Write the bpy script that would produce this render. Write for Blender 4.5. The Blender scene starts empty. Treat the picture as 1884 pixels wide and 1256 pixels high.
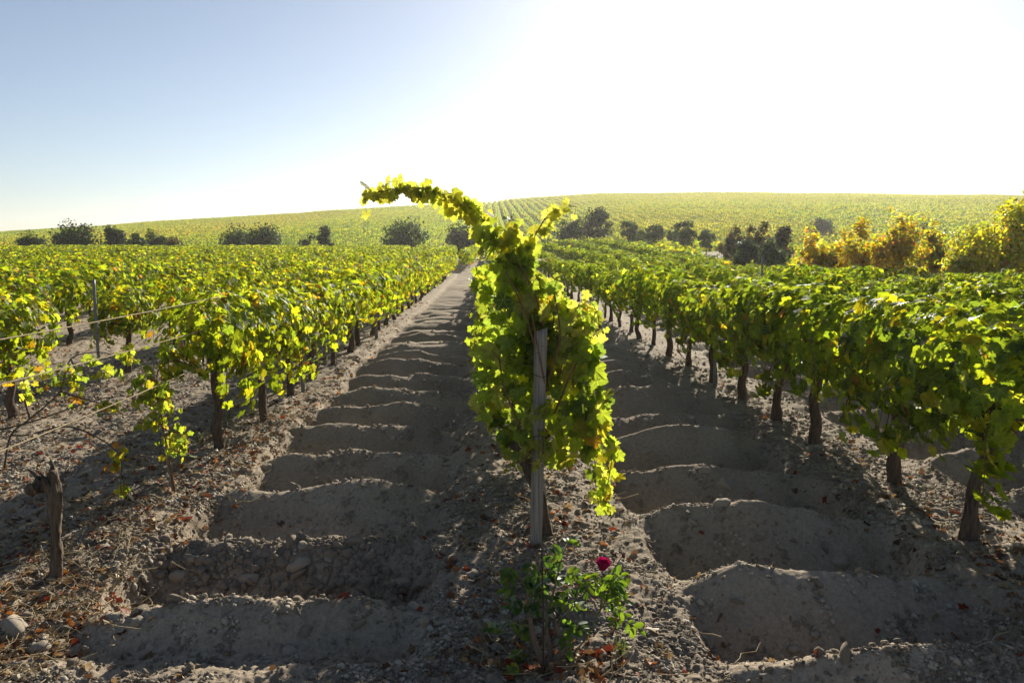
import bpy, math, random
import numpy as np
from mathutils import Vector, Matrix, Euler

R = math.radians
rng = np.random.default_rng(7)
random.seed(7)
sc = bpy.context.scene
col = sc.collection

# ------------------------------------------------------------------ camera
F, CX, CY = 1479.0, 942.0, 628.0          # focal length and centre in the photo's pixels
CAM = np.array([0.0, 0.0, 2.0])
cd = bpy.data.cameras.new('camera'); cam = bpy.data.objects.new('camera', cd); col.objects.link(cam)
cd.sensor_width = 36.0; cd.lens = 36.0 * F / 1884.0
cd.clip_start = 0.05; cd.clip_end = 6000
cam.location = CAM
cam.rotation_euler = (R(90 - 6.86), 0, R(-1.63))
sc.camera = cam
CR = np.array(cam.rotation_euler.to_matrix())

# ------------------------------------------------------------------ world + sun
SUN_EL, SUN_AZ = 21.5, 17.0               # azimuth clockwise from the row direction (+Y)
w = bpy.data.worlds.new('World'); sc.world = w; w.use_nodes = True
nt = w.node_tree; bg = nt.nodes['Background']
sky = nt.nodes.new('ShaderNodeTexSky'); sky.sky_type = 'NISHITA'; sky.sun_disc = False
sky.sun_elevation = R(SUN_EL); sky.sun_rotation = R(SUN_AZ)
sky.altitude = 0; sky.air_density = 0.8; sky.dust_density = 0.38; sky.ozone_density = 2.2
hs = nt.nodes.new('ShaderNodeHueSaturation'); hs.inputs['Saturation'].default_value = .82
nt.links.new(sky.outputs[0], hs.inputs['Color']); nt.links.new(hs.outputs[0], bg.inputs[0]); bg.inputs[1].default_value = 0.05
sl = bpy.data.lights.new('sun', 'SUN'); sun = bpy.data.objects.new('sun', sl); col.objects.link(sun)
sl.energy = 4.6; sl.angle = R(0.55); sl.color = (1.0, 0.91, 0.76)
sdir = Vector((math.sin(R(SUN_AZ)) * math.cos(R(SUN_EL)), math.cos(R(SUN_AZ)) * math.cos(R(SUN_EL)), math.sin(R(SUN_EL))))
sun.rotation_euler = sdir.to_track_quat('Z', 'Y').to_euler()
sc.view_settings.view_transform = 'Standard'; sc.view_settings.look = 'None'
sc.view_settings.exposure = 1.1; sc.view_settings.gamma = 1
sc.cycles.max_bounces = 6; sc.cycles.diffuse_bounces = 3; sc.cycles.transmission_bounces = 4
sc.cycles.glossy_bounces = 2; sc.cycles.transparent_max_bounces = 4
sc.cycles.sample_clamp_indirect = 4.0

# ------------------------------------------------------------------ helpers
def ray(px, py):
    d = CR @ np.array([(px - CX) / F, -(py - CY) / F, -1.0])
    return d
def at(px, py, Y):
    """world point seen at photo pixel (px,py) at depth Y along the rows"""
    d = ray(px, py); return CAM + d * (Y / d[1])

def H2(ix, iy, seed):
    n = (ix.astype(np.int64) * 374761393 + iy.astype(np.int64) * 668265263 + seed * 974711) & 0xffffffff
    n = ((n ^ (n >> 13)) * 1274126177) & 0xffffffff
    n = ((n ^ (n >> 16)) * 2246822519) & 0xffffffff
    return ((n ^ (n >> 15)) & 0xffffff) / float(0xffffff)
def vnoise(x, y, s=0):
    x = np.asarray(x, float); y = np.asarray(y, float)
    xi = np.floor(x); yi = np.floor(y); fx = x - xi; fy = y - yi
    fx = fx * fx * (3 - 2 * fx); fy = fy * fy * (3 - 2 * fy)
    xi = xi.astype(np.int64); yi = yi.astype(np.int64)
    a = H2(xi, yi, s); b = H2(xi + 1, yi, s); c = H2(xi, yi + 1, s); d = H2(xi + 1, yi + 1, s)
    return (a * (1 - fx) + b * fx) * (1 - fy) + (c * (1 - fx) + d * fx) * fy * 1.0
def fbm(x, y, o=4, s=0, g=0.5):
    t = 0; a = 1; n = 0
    for k in range(o):
        t = t + a * (vnoise(x, y, s + k * 17) - 0.5); n += a; a *= g
        x, y = (x * 1.63 + y * 1.17) + 3.1, (y * 1.63 - x * 1.17) + 7.7
    return t / n * 2
def ss(a, b, v):
    t = np.clip((v - a) / (b - a), 0, 1); return t * t * (3 - 2 * t)

# ------------------------------------------------------------------ terrain
ROW0, STEP = 0.32, 2.86
def pits(x, y, xa, xb, ph, sp, seed, fade0=18, fade1=40, low=0.35, rise=0.13, dep=0.27, near=None, flat=None):
    if near: y = np.where(y < ph, ph + (y - ph) * sp / near, y)
    yy = y + 0.16 * fbm(x * 0.9, y * 0.5, 2, seed) + 0.10 * np.cos((x - (xa + xb) / 2) / (xb - xa) * 3.0)
    yy = yy + 0.13 * fbm(y * 0.9 + seed, x * 0.25, 2, seed + 30)
    t = ((yy - ph) / sp) % 1.0
    idx = np.floor((yy - ph) / sp + 0.5)
    h = np.abs(t - 0.5) * 2
    h = np.where(h > 0.78, 0.78 + (h - 0.78) * (1 - (h - 0.78) * 1.7), h)
    h = np.where(h < 0.12, 0.06 + h * 0.5, h)
    xo = 0.09 * fbm(y * 1.3, y * 0 + seed, 2, seed + 3)
    m = ss(xa + xo, xa + xo + 0.20, x) * (1 - ss(xb - 0.24 + xo, xb + xo, x))
    amp = (1 - ss(fade0, fade1, y) * (1 - low))
    if flat: amp = amp * ss(flat - .42, flat, y)
    bulge = np.clip(1 - ((x - (xa + xb) / 2) / ((xb - xa) / 2)) ** 2, 0, 1)
    vr = 0.6 + 0.8 * H2(idx.astype(np.int64), idx.astype(np.int64) * 0 + seed, 5)
    vd = 0.8 + 0.4 * H2(idx.astype(np.int64), idx.astype(np.int64) * 0 + seed, 9)
    top = rise * (-0.55 + 1.55 * bulge ** .6) * vr + 0.085 * fbm(x * 2.2, y * 0.7 + idx * 3, 2, seed + 8)
    z = -dep * vd + (dep * vd + top) * h
    return m * amp * z
def ground(x, y, detail=True):
    x = np.asarray(x, float); y = np.asarray(y, float)
    az = x / np.maximum(y, 1.0)
    z = 0.10 * fbm(x * 0.08, y * 0.08, 3, 41)
    z = z * ss(6, 30, y)
    # the near field rises gently, more towards the right, dips on the right at 30 m
    z = z + ss(35, 105, y) * (0.42 + 0.85 * ss(0, 12, x))
    z = z - 0.35 * ss(5, 12, x) * ss(12, 28, y) * (1 - ss(38, 70, y))
    # hollow with bushes, then the long hill
    hol = ss(104, 122, y); z = z - 2.6 * hol * (1 - ss(0.0, 0.16, az) * 0.7)
    prof = np.interp(az, [-1.4, -0.9, -0.61, -0.40, -0.19, -0.03, 0.14, 0.31, 0.63, 1.0, 1.5],
                     [0.02, 0.16, 0.335, 0.52, 0.72, 0.888, 0.965, 0.995, 0.965, 0.85, 0.7])
    up = np.clip((y - 120) / 335.0, 0, 1.0)
    up = np.where(up > 0.85, 0.85 + (up - 0.85) * (1 - (up - 0.85) * 2.0), up)
    hill = 30.4 * up * prof
    hill = hill - 0.00028 * np.maximum(y - 455, 0) ** 2 * (y < 900) - (y >= 900) * (0.00028 * 445 ** 2)
    z = z + hill + ss(130, 220, y) * 1.1 * fbm(x * 0.012, y * 0.012, 2, 77)
    if not detail: return z
    near = y < 80
    if near.any():
        xn, yn = x[near], y[near]
        d = np.zeros_like(xn)
        d += pits(xn, yn, -2.22, -0.24, 4.10, 1.12, 11, 14, 40, 0.45, flat=4.02)
        d += pits(xn, yn, 0.98, 2.86, 4.50, 1.15, 23, 25, 45, 0.4, rise=0.20, dep=0.30, near=.95)
        d += pits(xn, yn, 3.9, 5.6, 4.9, 1.12, 31, 25, 45, 0.4, rise=0.12, dep=0.26)
        d += pits(xn, yn, 6.9, 8.4, 5.2, 1.12, 37, 25, 45, 0.4)
        d -= 0.13 * np.exp(-(((xn - 1.76) / 0.17) ** 2 + ((yn - 4.85) / 0.30) ** 2))     # a saddle scooped in the near right ridge
        # strips under the vines: slightly raised soft berms
        k = (xn - ROW0) / STEP; kk = np.abs(k - np.round(k)) * STEP
        d += 0.035 * (1 - ss(0.2, 0.7, kk))
        # hollow round the rose bush
        d -= 0.09 * np.exp(-(((xn - 0.17) / 0.34) ** 2 + ((yn - 3.78) / 0.24) ** 2))
        d += 0.07 * np.exp(-(((xn - 0.42) / 0.20) ** 2 + ((yn - 4.12) / 0.12) ** 2))
        z[near] += d
        nn = yn < 30
        x2, y2 = xn[nn], yn[nn]
        f = 1 - ss(14, 30, y2)
        e = 0.030 * fbm(x2 * 2.6, y2 * 2.6, 3, 51)
        b = np.abs(fbm(x2 * 7.5, y2 * 7.5, 2, 61)); e += 0.028 * (0.35 - b)
        b = np.abs(fbm(x2 * 19, y2 * 19, 2, 67)); e += 0.014 * (0.35 - b) * (0.3 + vnoise(x2 * 1.9, y2 * 1.9, 5) * 1.4)
        m12 = y2 < 13
        q = np.zeros_like(x2); q[m12] = 0.006 * fbm(x2[m12] * 55, y2[m12] * 55, 2, 71) * (1 - ss(9, 13, y2[m12]))
        e += q
        # the faces of the ridges are smooth raked soil, the strips rough
        inpit = ((x2 > -2.1) & (x2 < -0.35) & (y2 > 4.2)) | ((x2 > 1.15) & (x2 < 2.75))
        e = np.where(inpit, e * 0.75, e * 1.25)
        zz = z[near]; zz[nn] += e * f; z[near] = zz
    return z
def gz(x, y, detail=True): return float(ground(np.array([x]), np.array([y]), detail)[0])
def hit(px, py):
    d = ray(px, py); d = d / d[1]
    Y = np.linspace(1.8, 130, 6000); P = CAM[None] + d[None] * Y[:, None]
    g = ground(P[:, 0], P[:, 1]); k = np.argmax(P[:, 2] < g)
    return P[k] if k > 0 else None

# ------------------------------------------------------------------ mesh builders
def mesh_np(name, V, T, cols=None, uv=None, mats=(), smooth=False, quads=False):
    me = bpy.data.meshes.new(name)
    V = np.asarray(V, np.float32); T = np.asarray(T, np.int32); n = T.shape[1]
    me.vertices.add(len(V)); me.vertices.foreach_set('co', V.ravel())
    me.loops.add(T.size); me.loops.foreach_set('vertex_index', T.ravel())
    me.polygons.add(len(T)); me.polygons.foreach_set('loop_start', np.arange(0, T.size, n, dtype=np.int32))
    me.polygons.foreach_set('loop_total', np.full(len(T), n, np.int32))
    if smooth: me.polygons.foreach_set('use_smooth', np.ones(len(T), bool))
    if cols is not None:
        a = me.attributes.new('col', 'FLOAT_COLOR', 'POINT')
        c4 = np.ones((len(V), 4), np.float32); c4[:, :3] = cols; a.data.foreach_set('color', c4.ravel())
    if uv is not None:
        l = me.uv_layers.new(name='UVMap'); l.data.foreach_set('uv', np.asarray(uv, np.float32)[T.ravel()].ravel())
    for m in mats: me.materials.append(m)
    me.update(calc_edges=True); me.validate()
    return me
def obj(name, me, parent=None):
    o = bpy.data.objects.new(name, me); col.objects.link(o)
    if parent is not None: o.parent = parent
    return o
def tag(o, label=None, cat=None, group=None, kind=None):
    if label: o['label'] = label
    if cat: o['category'] = cat
    if group: o['group'] = group
    if kind: o['kind'] = kind
    return o
def thing(name, label, cat, loc=(0, 0, 0), rz=0.0, group=None):
    o = bpy.data.objects.new(name, None); col.objects.link(o); o.empty_display_size = 0.2
    o.location = loc; o.rotation_euler = (0, 0, rz)
    return tag(o, label, cat, group)

def tube(P, rad, n=8, bark=0.0, seed=0, sub=1, cap=True):
    """tapered tube along polyline P; bark = relative knobbliness"""
    P = np.asarray(P, float); rad = np.asarray(rad, float)
    if sub > 1:                                            # Catmull-Rom smoothing
        Q, S = [], []
        E = np.vstack([2 * P[0] - P[1], P, 2 * P[-1] - P[-2]])
        for i in range(len(P) - 1):
            p0, p1, p2, p3 = E[i:i + 4]
            for k in range(sub):
                t = k / sub
                Q.append(0.5 * ((2 * p1) + (-p0 + p2) * t + (2 * p0 - 5 * p1 + 4 * p2 - p3) * t ** 2 + (-p0 + 3 * p1 - 3 * p2 + p3) * t ** 3))
                S.append(rad[i] * (1 - t) + rad[i + 1] * t)
        Q.append(P[-1]); S.append(rad[-1]); P = np.array(Q); rad = np.array(S)
    m = len(P); T = np.gradient(P, axis=0); T /= np.linalg.norm(T, axis=1)[:, None] + 1e-9
    ref = np.array([1.0, 0.13, 0.21]) if abs(T[0][0]) < 0.8 else np.array([0.1, 1.0, 0.2])
    A = np.cross(T, ref); A /= np.linalg.norm(A, axis=1)[:, None]; B = np.cross(T, A)
    ang = np.arange(n) / n * 2 * math.pi
    rr = np.repeat(rad[:, None], n, 1)
    if bark > 0:
        ii = np.arange(m)[:, None] * 1.0; jj = np.cos(ang)[None] * 1.6; kk = np.sin(ang)[None] * 1.6
        rr = rr * (1 + bark * (1.6 * fbm(ii * 0.10 + jj * 2.3, kk * 2.3 + ii * 0.03, 3, seed) + 0.8 * fbm(jj + ii * 0.35, kk + seed, 2, seed + 5)))
    V = P[:, None] + rr[:, :, None] * (np.cos(ang)[None, :, None] * A[:, None] + np.sin(ang)[None, :, None] * B[:, None])
    V = V.reshape(-1, 3); i = np.arange(m - 1)[:, None] * n; j = np.arange(n)[None]; j2 = (j + 1) % n
    q = np.stack([i + j, i + j2, i + n + j2, i + n + j], -1).reshape(-1, 4)
    tri = np.vstack([q[:, [0, 1, 2]], q[:, [0, 2, 3]]])
    if cap:
        V = np.vstack([V, P[0] , P[-1] + T[-1] * rad[-1] * 0.5]); a, b = len(V) - 2, len(V) - 1
        j = np.arange(n)
        tri = np.vstack([tri, np.stack([np.full(n, a), (j + 1) % n, j], 1), np.stack([np.full(n, b), (m - 1) * n + j, (m - 1) * n + (j + 1) % n], 1)])
    return V, tri
def join(parts):
    Vs, Ts, o = [], [], 0
    for V, T in parts: Vs.append(V); Ts.append(T + o); o += len(V)
    return np.vstack(Vs), np.vstack(Ts)

# --- leaf outlines (local: tip +Y, normal +Z) ---
def grape_leaf(detail=2):
    if detail == 2:
        a = [0, 9, 16, 24, 33, 42, 50, 58, 67, 76, 88, 97, 108, 118, 128, 140, 152, 166]
        r = [1.0, .84, .88, .70, .58, .76, .74, .92, .76, .80, .60, .72, .68, .82, .68, .70, .56, .52]
    elif detail == 1:
        a = [0, 30, 56, 88, 120, 160]; r = [1.0, .62, .9, .6, .8, .55]
    else:
        a = [0, 60, 125]; r = [1.0, .9, .8]
    pts = [(math.sin(R(t)) * q, math.cos(R(t)) * q) for t, q in zip(a, r)]
    full = pts + [(0, -0.12)] * (detail > 0) + [(-x, y) for x, y in reversed(pts[1:])]
    P = np.array([(0, 0.0)] + full); rr = (P ** 2).sum(1)
    Z = 0.22 * np.abs(P[:, 0]) - 0.20 * rr
    if detail == 2: Z[1::2] += 0.05; Z[2::4] -= 0.05
    V = np.column_stack([P, Z]); n = len(full)
    T = np.array([(0, 1 + i, 1 + (i + 1) % n) for i in range(n)])[:, [0, 2, 1]]
    return V, T, P * 0.5 + 0.5
LEAF = {k: grape_leaf(k) for k in (0, 1, 2)}
def oval_leaf(wid=0.42, n=5):
    t = np.linspace(0, math.pi, n + 2)
    y = (1 - np.cos(t)) * 0.5 * 1.9 - 0.0; x = np.sin(t) ** 0.8 * wid
    P = [(0, 0.9)] + [(x[i], y[i]) for i in range(n + 2)] + [(-x[i], y[i]) for i in range(n, 0, -1)]
    P = np.array(P); V = np.column_stack([P, 0.35 * np.abs(P[:, 0]) - 0.10 * P[:, 1] ** 2])
    m = len(P) - 1; T = np.array([(0, 1 + (i + 1) % m, 1 + i) for i in range(m)])
    return V, T, P * 0.3 + 0.5
OVAL = oval_leaf(.52); SLIM = oval_leaf(0.22, 3)
def norm(v): return v / (np.linalg.norm(v, axis=-1, keepdims=True) + 1e-9)
def leaves(pos, nrm, tip, size, colr, shape):
    LV, LT, LU = shape; N = len(pos)
    nrm = norm(nrm); tip = tip - nrm * (tip * nrm).sum(1)[:, None]; tip = norm(tip); sx = np.cross(tip, nrm)
    curl = rng.uniform(0.3, 1.9, N)[:, None]
    V = (pos[:, None] + size[:, None, None] * (LV[None, :, 0, None] * sx[:, None] + LV[None, :, 1, None] * tip[:, None]
         + (LV[None, :, 2] * curl)[:, :, None] * nrm[:, None])).reshape(-1, 3)
    T = (LT[None] + (np.arange(N) * len(LV))[:, None, None]).reshape(-1, 3)
    C = np.repeat(colr, len(LV), 0); U = np.tile(LU, (N, 1))
    return V, T, C, U
def cat(L):
    o = 0; V, T, C, U = [], [], [], []
    for v, t, c, u in L: V.append(v); T.append(t + o); C.append(c); U.append(u); o += len(v)
    return np.vstack(V), np.vstack(T), np.vstack(C), np.vstack(U)

# leaf colours (reflected base colour, linear)
GREEN = np.array([0.055, 0.092, 0.024]); LIME = np.array([0.105, 0.145, 0.022]); YEL = np.array([0.175, 0.165, 0.02])
PALE = np.array([0.185, 0.20, 0.075]); ORG = np.array([0.20, 0.085, 0.015]); BRN = np.array([0.14, 0.06, 0.02]); DARK = np.array([0.034, 0.062, 0.028])
def palette(N, w):
    base = np.array([GREEN, LIME, YEL, PALE, ORG, BRN, DARK]); w = np.array(w, float); w /= w.sum()
    c = base[rng.choice(7, N, p=w)]; c2 = base[rng.choice(7, N, p=w)]; t = rng.uniform(0, .45, N)[:, None]
    return np.clip((c * (1 - t) + c2 * t) * rng.uniform(.75, 1.3, N)[:, None], 0.005, 0.6)

# ------------------------------------------------------------------ materials
def mat(name):
    m = bpy.data.materials.new(name); m.use_nodes = True; n = m.node_tree
    for x in list(n.nodes): n.nodes.remove(x)
    o = n.nodes.new('ShaderNodeOutputMaterial'); return m, n, o
def N(n, t, **k):
    x = n.nodes.new(t)
    for a, b in k.items():
        if a in x.inputs.keys() if isinstance(a, str) and a[0].isupper() else False: x.inputs[a].default_value = b
        else: setattr(x, a, b)
    return x
def leaf_mat(name, trans=0.66, tmul=(4.9, 4.3, .7), gloss=0.03, veins=True, rough=0.5):
    m, n, o = mat(name); L = n.links.new
    at_ = N(n, 'ShaderNodeAttribute', attribute_name='col')
    oi = N(n, 'ShaderNodeObjectInfo'); tc = N(n, 'ShaderNodeTexCoord')
    nz = N(n, 'ShaderNodeTexNoise'); nz.inputs['Scale'].default_value = 26; nz.inputs['Detail'].default_value = 3
    L(tc.outputs['Object'], nz.inputs['Vector'])
    mr = N(n, 'ShaderNodeMapRange'); L(nz.outputs['Fac'], mr.inputs[0]); mr.inputs[1].default_value = .3; mr.inputs[2].default_value = .7
    mr.inputs[3].default_value = .72; mr.inputs[4].default_value = 1.25
    mul = N(n, 'ShaderNodeMix', data_type='RGBA', blend_type='MULTIPLY'); mul.inputs[0].default_value = 1
    L(at_.outputs['Color'], mul.inputs[6]); L(mr.outputs[0], mul.inputs[7])
    colr = mul.outputs[2]
    if veins:
        # radial veins: five rays from the leaf base, from the leaf's own UVs
        uv = N(n, 'ShaderNodeUVMap'); uv.uv_map = 'UVMap'
        sep = N(n, 'ShaderNodeSeparateXYZ'); L(uv.outputs[0], sep.inputs[0])
        def M(op, a, b=None, c=None):
            x = N(n, 'ShaderNodeMath', operation=op)
            for i, v in enumerate((a, b, c)):
                if v is None: continue
                if isinstance(v, (int, float)): x.inputs[i].default_value = v
                else: L(v, x.inputs[i])
            return x.outputs[0]
        ux = M('ABSOLUTE', M('SUBTRACT', sep.outputs[0], 0.5)); uy = M('SUBTRACT', sep.outputs[1], 0.47)
        an = M('ARCTAN2', ux, uy)
        d1 = M('ABSOLUTE', an); d2 = M('ABSOLUTE', M('SUBTRACT', an, 1.0)); d3 = M('ABSOLUTE', M('SUBTRACT', an, 2.05))
        d = M('MINIMUM', M('MINIMUM', d1, d2), d3)
        r = M('SQRT', M('ADD', M('MULTIPLY', ux, ux), M('MULTIPLY', uy, uy)))
        v = M('LESS_THAN', M('MULTIPLY', d, r), 0.011)
        mv = N(n, 'ShaderNodeMix', data_type='RGBA'); L(M('MULTIPLY', v, 0.5), mv.inputs[0]); L(colr, mv.inputs[6])
        mv.inputs[7].default_value = (0.20, 0.22, 0.07, 1); colr = mv.outputs[2]
    df = N(n, 'ShaderNodeBsdfDiffuse'); L(colr, df.inputs[0])
    tm = N(n, 'ShaderNodeMix', data_type='RGBA', blend_type='MULTIPLY'); tm.inputs[0].default_value = 1
    L(colr, tm.inputs[6]); tm.inputs[7].default_value = (*tmul, 1)
    tr = N(n, 'ShaderNodeBsdfTranslucent'); L(tm.outputs[2], tr.inputs[0])
    mx = N(n, 'ShaderNodeMixShader'); mx.inputs[0].default_value = trans; L(df.outputs[0], mx.inputs[1]); L(tr.outputs[0], mx.inputs[2])
    gl = N(n, 'ShaderNodeBsdfGlossy'); gl.inputs['Roughness'].default_value = rough; gl.inputs[0].default_value = (.9, .95, .95, 1)
    fr = N(n, 'ShaderNodeFresnel'); fr.inputs[0].default_value = 1.38
    fm = N(n, 'ShaderNodeMath', operation='MULTIPLY_ADD'); L(fr.outputs[0], fm.inputs[0]); fm.inputs[1].default_value = gloss * 3.2; fm.inputs[2].default_value = gloss * .2
    m2 = N(n, 'ShaderNodeMixShader'); L(fm.outputs[0], m2.inputs[0]); L(mx.outputs[0], m2.inputs[1]); L(gl.outputs[0], m2.inputs[2])
    L(m2.outputs[0], o.inputs[0]); return m
M_VINE = leaf_mat('vine_leaf'); M_FARVINE = leaf_mat('distant_vine_leaf', veins=False, gloss=.015)
M_HERO = leaf_mat('pale_vine_leaf', trans=.6, tmul=(4.5, 4.1, 1.5), gloss=.03)
M_AUT = leaf_mat('autumn_leaf', trans=.62, tmul=(5.2, 4.6, 1.0), veins=False)
M_TREE = leaf_mat('tree_leaf', trans=0.35, tmul=(1.9, 1.8, 1.0), veins=False)
M_LITTER = leaf_mat('fallen_leaf', trans=0.25, tmul=(1.5, 1.3, 1.0), veins=False, rough=.5)

def rough_mat(name, c1, c2, scale=(8, 8, 8), rough=0.9, bump=0.4, bscale=30, dist=0.01, detail=6, c3=None, spec=0.2):
    m, n, o = mat(name); L = n.links.new
    tc = N(n, 'ShaderNodeTexCoord'); mp = N(n, 'ShaderNodeMapping'); mp.inputs['Scale'].default_value = scale
    L(tc.outputs['Object'], mp.inputs[0])
    nz = N(n, 'ShaderNodeTexNoise'); nz.inputs['Scale'].default_value = 1; nz.inputs['Detail'].default_value = detail; nz.inputs['Roughness'].default_value = .65
    L(mp.outputs[0], nz.inputs['Vector'])
    cr = N(n, 'ShaderNodeValToRGB'); L(nz.outputs['Fac'], cr.inputs[0])
    cr.color_ramp.elements[0].position = .3; cr.color_ramp.elements[0].color = (*c1, 1)
    cr.color_ramp.elements[1].position = .7; cr.color_ramp.elements[1].color = (*c2, 1)
    if c3: e = cr.color_ramp.elements.new(.5); e.color = (*c3, 1)
    p = N(n, 'ShaderNodeBsdfPrincipled'); L(cr.outputs[0], p.inputs['Base Color']); p.inputs['Roughness'].default_value = rough
    p.inputs['Specular IOR Level'].default_value = spec
    mb = N(n, 'ShaderNodeMapping'); mb.inputs['Scale'].default_value = tuple(s / max(scale) * bscale for s in scale); L(tc.outputs['Object'], mb.inputs[0])
    n2 = N(n, 'ShaderNodeTexNoise'); n2.inputs['Scale'].default_value = 1; n2.inputs['Detail'].default_value = 4; L(mb.outputs[0], n2.inputs['Vector'])
    b = N(n, 'ShaderNodeBump'); b.inputs['Strength'].default_value = bump; b.inputs['Distance'].default_value = dist
    L(n2.outputs['Fac'], b.inputs['Height']); L(b.outputs[0], p.inputs['Normal']); L(p.outputs[0], o.inputs[0]); return m
M_BARK = rough_mat('vine_bark', (0.035, 0.024, 0.018), (0.17, 0.125, 0.09), (60, 60, 9), bump=.9, bscale=110, dist=.012)
M_DEAD = rough_mat('dead_vine_wood', (0.04, 0.03, 0.022), (0.19, 0.145, 0.105), (55, 55, 8), bump=.9, bscale=110, dist=.012)
M_CANE = rough_mat('vine_cane', (0.10, 0.05, 0.025), (0.22, 0.12, 0.05), (20, 20, 20))
M_POST = rough_mat('weathered_wood', (0.085, 0.075, 0.062), (0.37, 0.335, 0.28), (85, 85, 2.0), bump=1, bscale=150, dist=.006, c3=(.235, .212, .178))
M_STEEL = rough_mat('galvanised_steel', (0.12, 0.12, 0.12), (0.21, 0.21, 0.21), (9, 9, 9), rough=.5, spec=.5)
M_RUST = rough_mat('rusty_iron', (0.03, 0.018, 0.012), (0.08, 0.045, 0.03), (40, 40, 12), rough=.8)
M_STONE = rough_mat('pale_stone', (0.23, 0.19, 0.145), (0.38, 0.33, 0.26), (14, 14, 14), bump=.5, bscale=60, dist=.006)
M_CLOD = rough_mat('dry_soil_clod', (0.225, 0.182, 0.135), (0.345, 0.288, 0.22), (9, 9, 9), bump=.8, bscale=70, dist=.008)
M_GRIT = rough_mat('pale_grit', (0.29, 0.25, 0.19), (0.45, 0.40, 0.32), (14, 14, 14), bump=.4, bscale=60, dist=.004)
M_STRAW = rough_mat('dry_straw', (0.26, 0.20, 0.11), (0.42, 0.34, 0.2), (9, 9, 9))
M_WOOD = rough_mat('tree_bark', (0.03, 0.025, 0.02), (0.09, 0.07, 0.055), (9, 9, 3))
M_STEM = rough_mat('rose_stem', (0.10, 0.11, 0.04), (0.2, 0.17, 0.085), (30, 30, 12))
M_ROSEWOOD = rough_mat('rose_wood', (0.12, 0.085, 0.06), (0.25, 0.18, 0.13), (40, 40, 12), bump=.6, bscale=90, dist=.006)

def soil_mat():
    m, n, o = mat('dry_soil'); L = n.links.new
    g = N(n, 'ShaderNodeNewGeometry')
    def noise(s, d=5, r=.6, v=None):
        x = N(n, 'ShaderNodeTexNoise'); x.inputs['Scale'].default_value = s; x.inputs['Detail'].default_value = d; x.inputs['Roughness'].default_value = r
        L(v or g.outputs['Position'], x.inputs['Vector']); return x.outputs['Fac']
    def ramp(f, stops):
        c = N(n, 'ShaderNodeValToRGB'); L(f, c.inputs[0]); el = c.color_ramp.elements
        el[0].position, el[0].color = stops[0][0], (*stops[0][1], 1); el[1].position, el[1].color = stops[-1][0], (*stops[-1][1], 1)
        for p_, q in stops[1:-1]: e = el.new(p_); e.color = (*q, 1)
        return c.outputs[0]
    a = ramp(noise(0.9, 8, .7), [(.3, (.235, .19, .14)), (.5, (.295, .243, .182)), (.72, (.365, .305, .232))])
    fine = ramp(noise(38, 6, .75), [(.28, (.55, .55, .55)), (.5, (1, 1, 1)), (.75, (1.4, 1.4, 1.38))])
    mx = N(n, 'ShaderNodeMix', data_type='RGBA', blend_type='MULTIPLY'); mx.inputs[0].default_value = .8; L(a, mx.inputs[6]); L(fine, mx.inputs[7])
    # scattered pale grit
    vo = N(n, 'ShaderNodeTexVoronoi'); vo.inputs['Scale'].default_value = 75; L(g.outputs['Position'], vo.inputs['Vector'])
    lt = N(n, 'ShaderNodeMath', operation='LESS_THAN'); L(vo.outputs['Distance'], lt.inputs[0]); lt.inputs[1].default_value = .17
    sp = N(n, 'ShaderNodeMix', data_type='RGBA'); f = N(n, 'ShaderNodeMath', operation='MULTIPLY'); L(lt.outputs[0], f.inputs[0]); f.inputs[1].default_value = .5
    L(f.outputs[0], sp.inputs[0]); L(mx.outputs[2], sp.inputs[6]); sp.inputs[7].default_value = (.44, .40, .33, 1)
    # far hill: dry weeds between the rows
    wn = N(n, 'ShaderNodeAttribute', attribute_name='weedy')
    mg = N(n, 'ShaderNodeMix', data_type='RGBA'); L(wn.outputs['Fac'], mg.inputs[0]); L(sp.outputs[2], mg.inputs[6])
    L(ramp(noise(.05, 6, .7), [(.35, (.10, .10, .03)), (.65, (.20, .17, .07))]), mg.inputs[7])
    p = N(n, 'ShaderNodeBsdfPrincipled'); L(mg.outputs[2], p.inputs['Base Color']); p.inputs['Roughness'].default_value = .95; p.inputs['Specular IOR Level'].default_value = .1
    b1 = N(n, 'ShaderNodeBump'); b1.inputs['Strength'].default_value = .7; b1.inputs['Distance'].default_value = .02; L(noise(24, 7, .7), b1.inputs['Height'])
    b2 = N(n, 'ShaderNodeBump'); b2.inputs['Strength'].default_value = .55; b2.inputs['Distance'].default_value = .006; L(noise(120, 4, .7), b2.inputs['Height']); L(b1.outputs[0], b2.inputs['Normal'])
    L(b2.outputs[0], p.inputs['Normal']); L(p.outputs[0], o.inputs[0]); return m
M_SOIL = soil_mat()

# ------------------------------------------------------------------ ground sheet
ys = [0.9]
while ys[-1] < 14: ys.append(ys[-1] + max(0.010, 0.0030 * ys[-1]))
while ys[-1] < 120: ys.append(ys[-1] * 1.010)
while ys[-1] < 1400: ys.append(ys[-1] * 1.03)
ys = np.array(list(np.linspace(-60, 0.85, 40)) + ys)
u = np.linspace(-1, 1, 1100); u = u * 1.0 + 0.0; uu = np.sign(u) * (np.abs(u) * 0.78 + 0.5 * np.abs(u) ** 5)
Wd = np.where(ys > 0.9, ys + 1.4, 2.3 + (0.9 - ys))
X = uu[None] * Wd[:, None]; Y = np.repeat(ys[:, None], len(u), 1)
Z = ground(X.ravel(), Y.ravel())
nr, nc = X.shape
i = np.arange(nr - 1)[:, None] * nc; j = np.arange(nc - 1)[None]
Q = np.stack([i + j, i + j + 1, i + nc + j + 1, i + nc + j], -1).reshape(-1, 4)
gr = obj('ground', mesh_np('ground', np.column_stack([X.ravel(), Y.ravel(), Z]), Q, mats=[M_SOIL], smooth=True))
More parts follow.
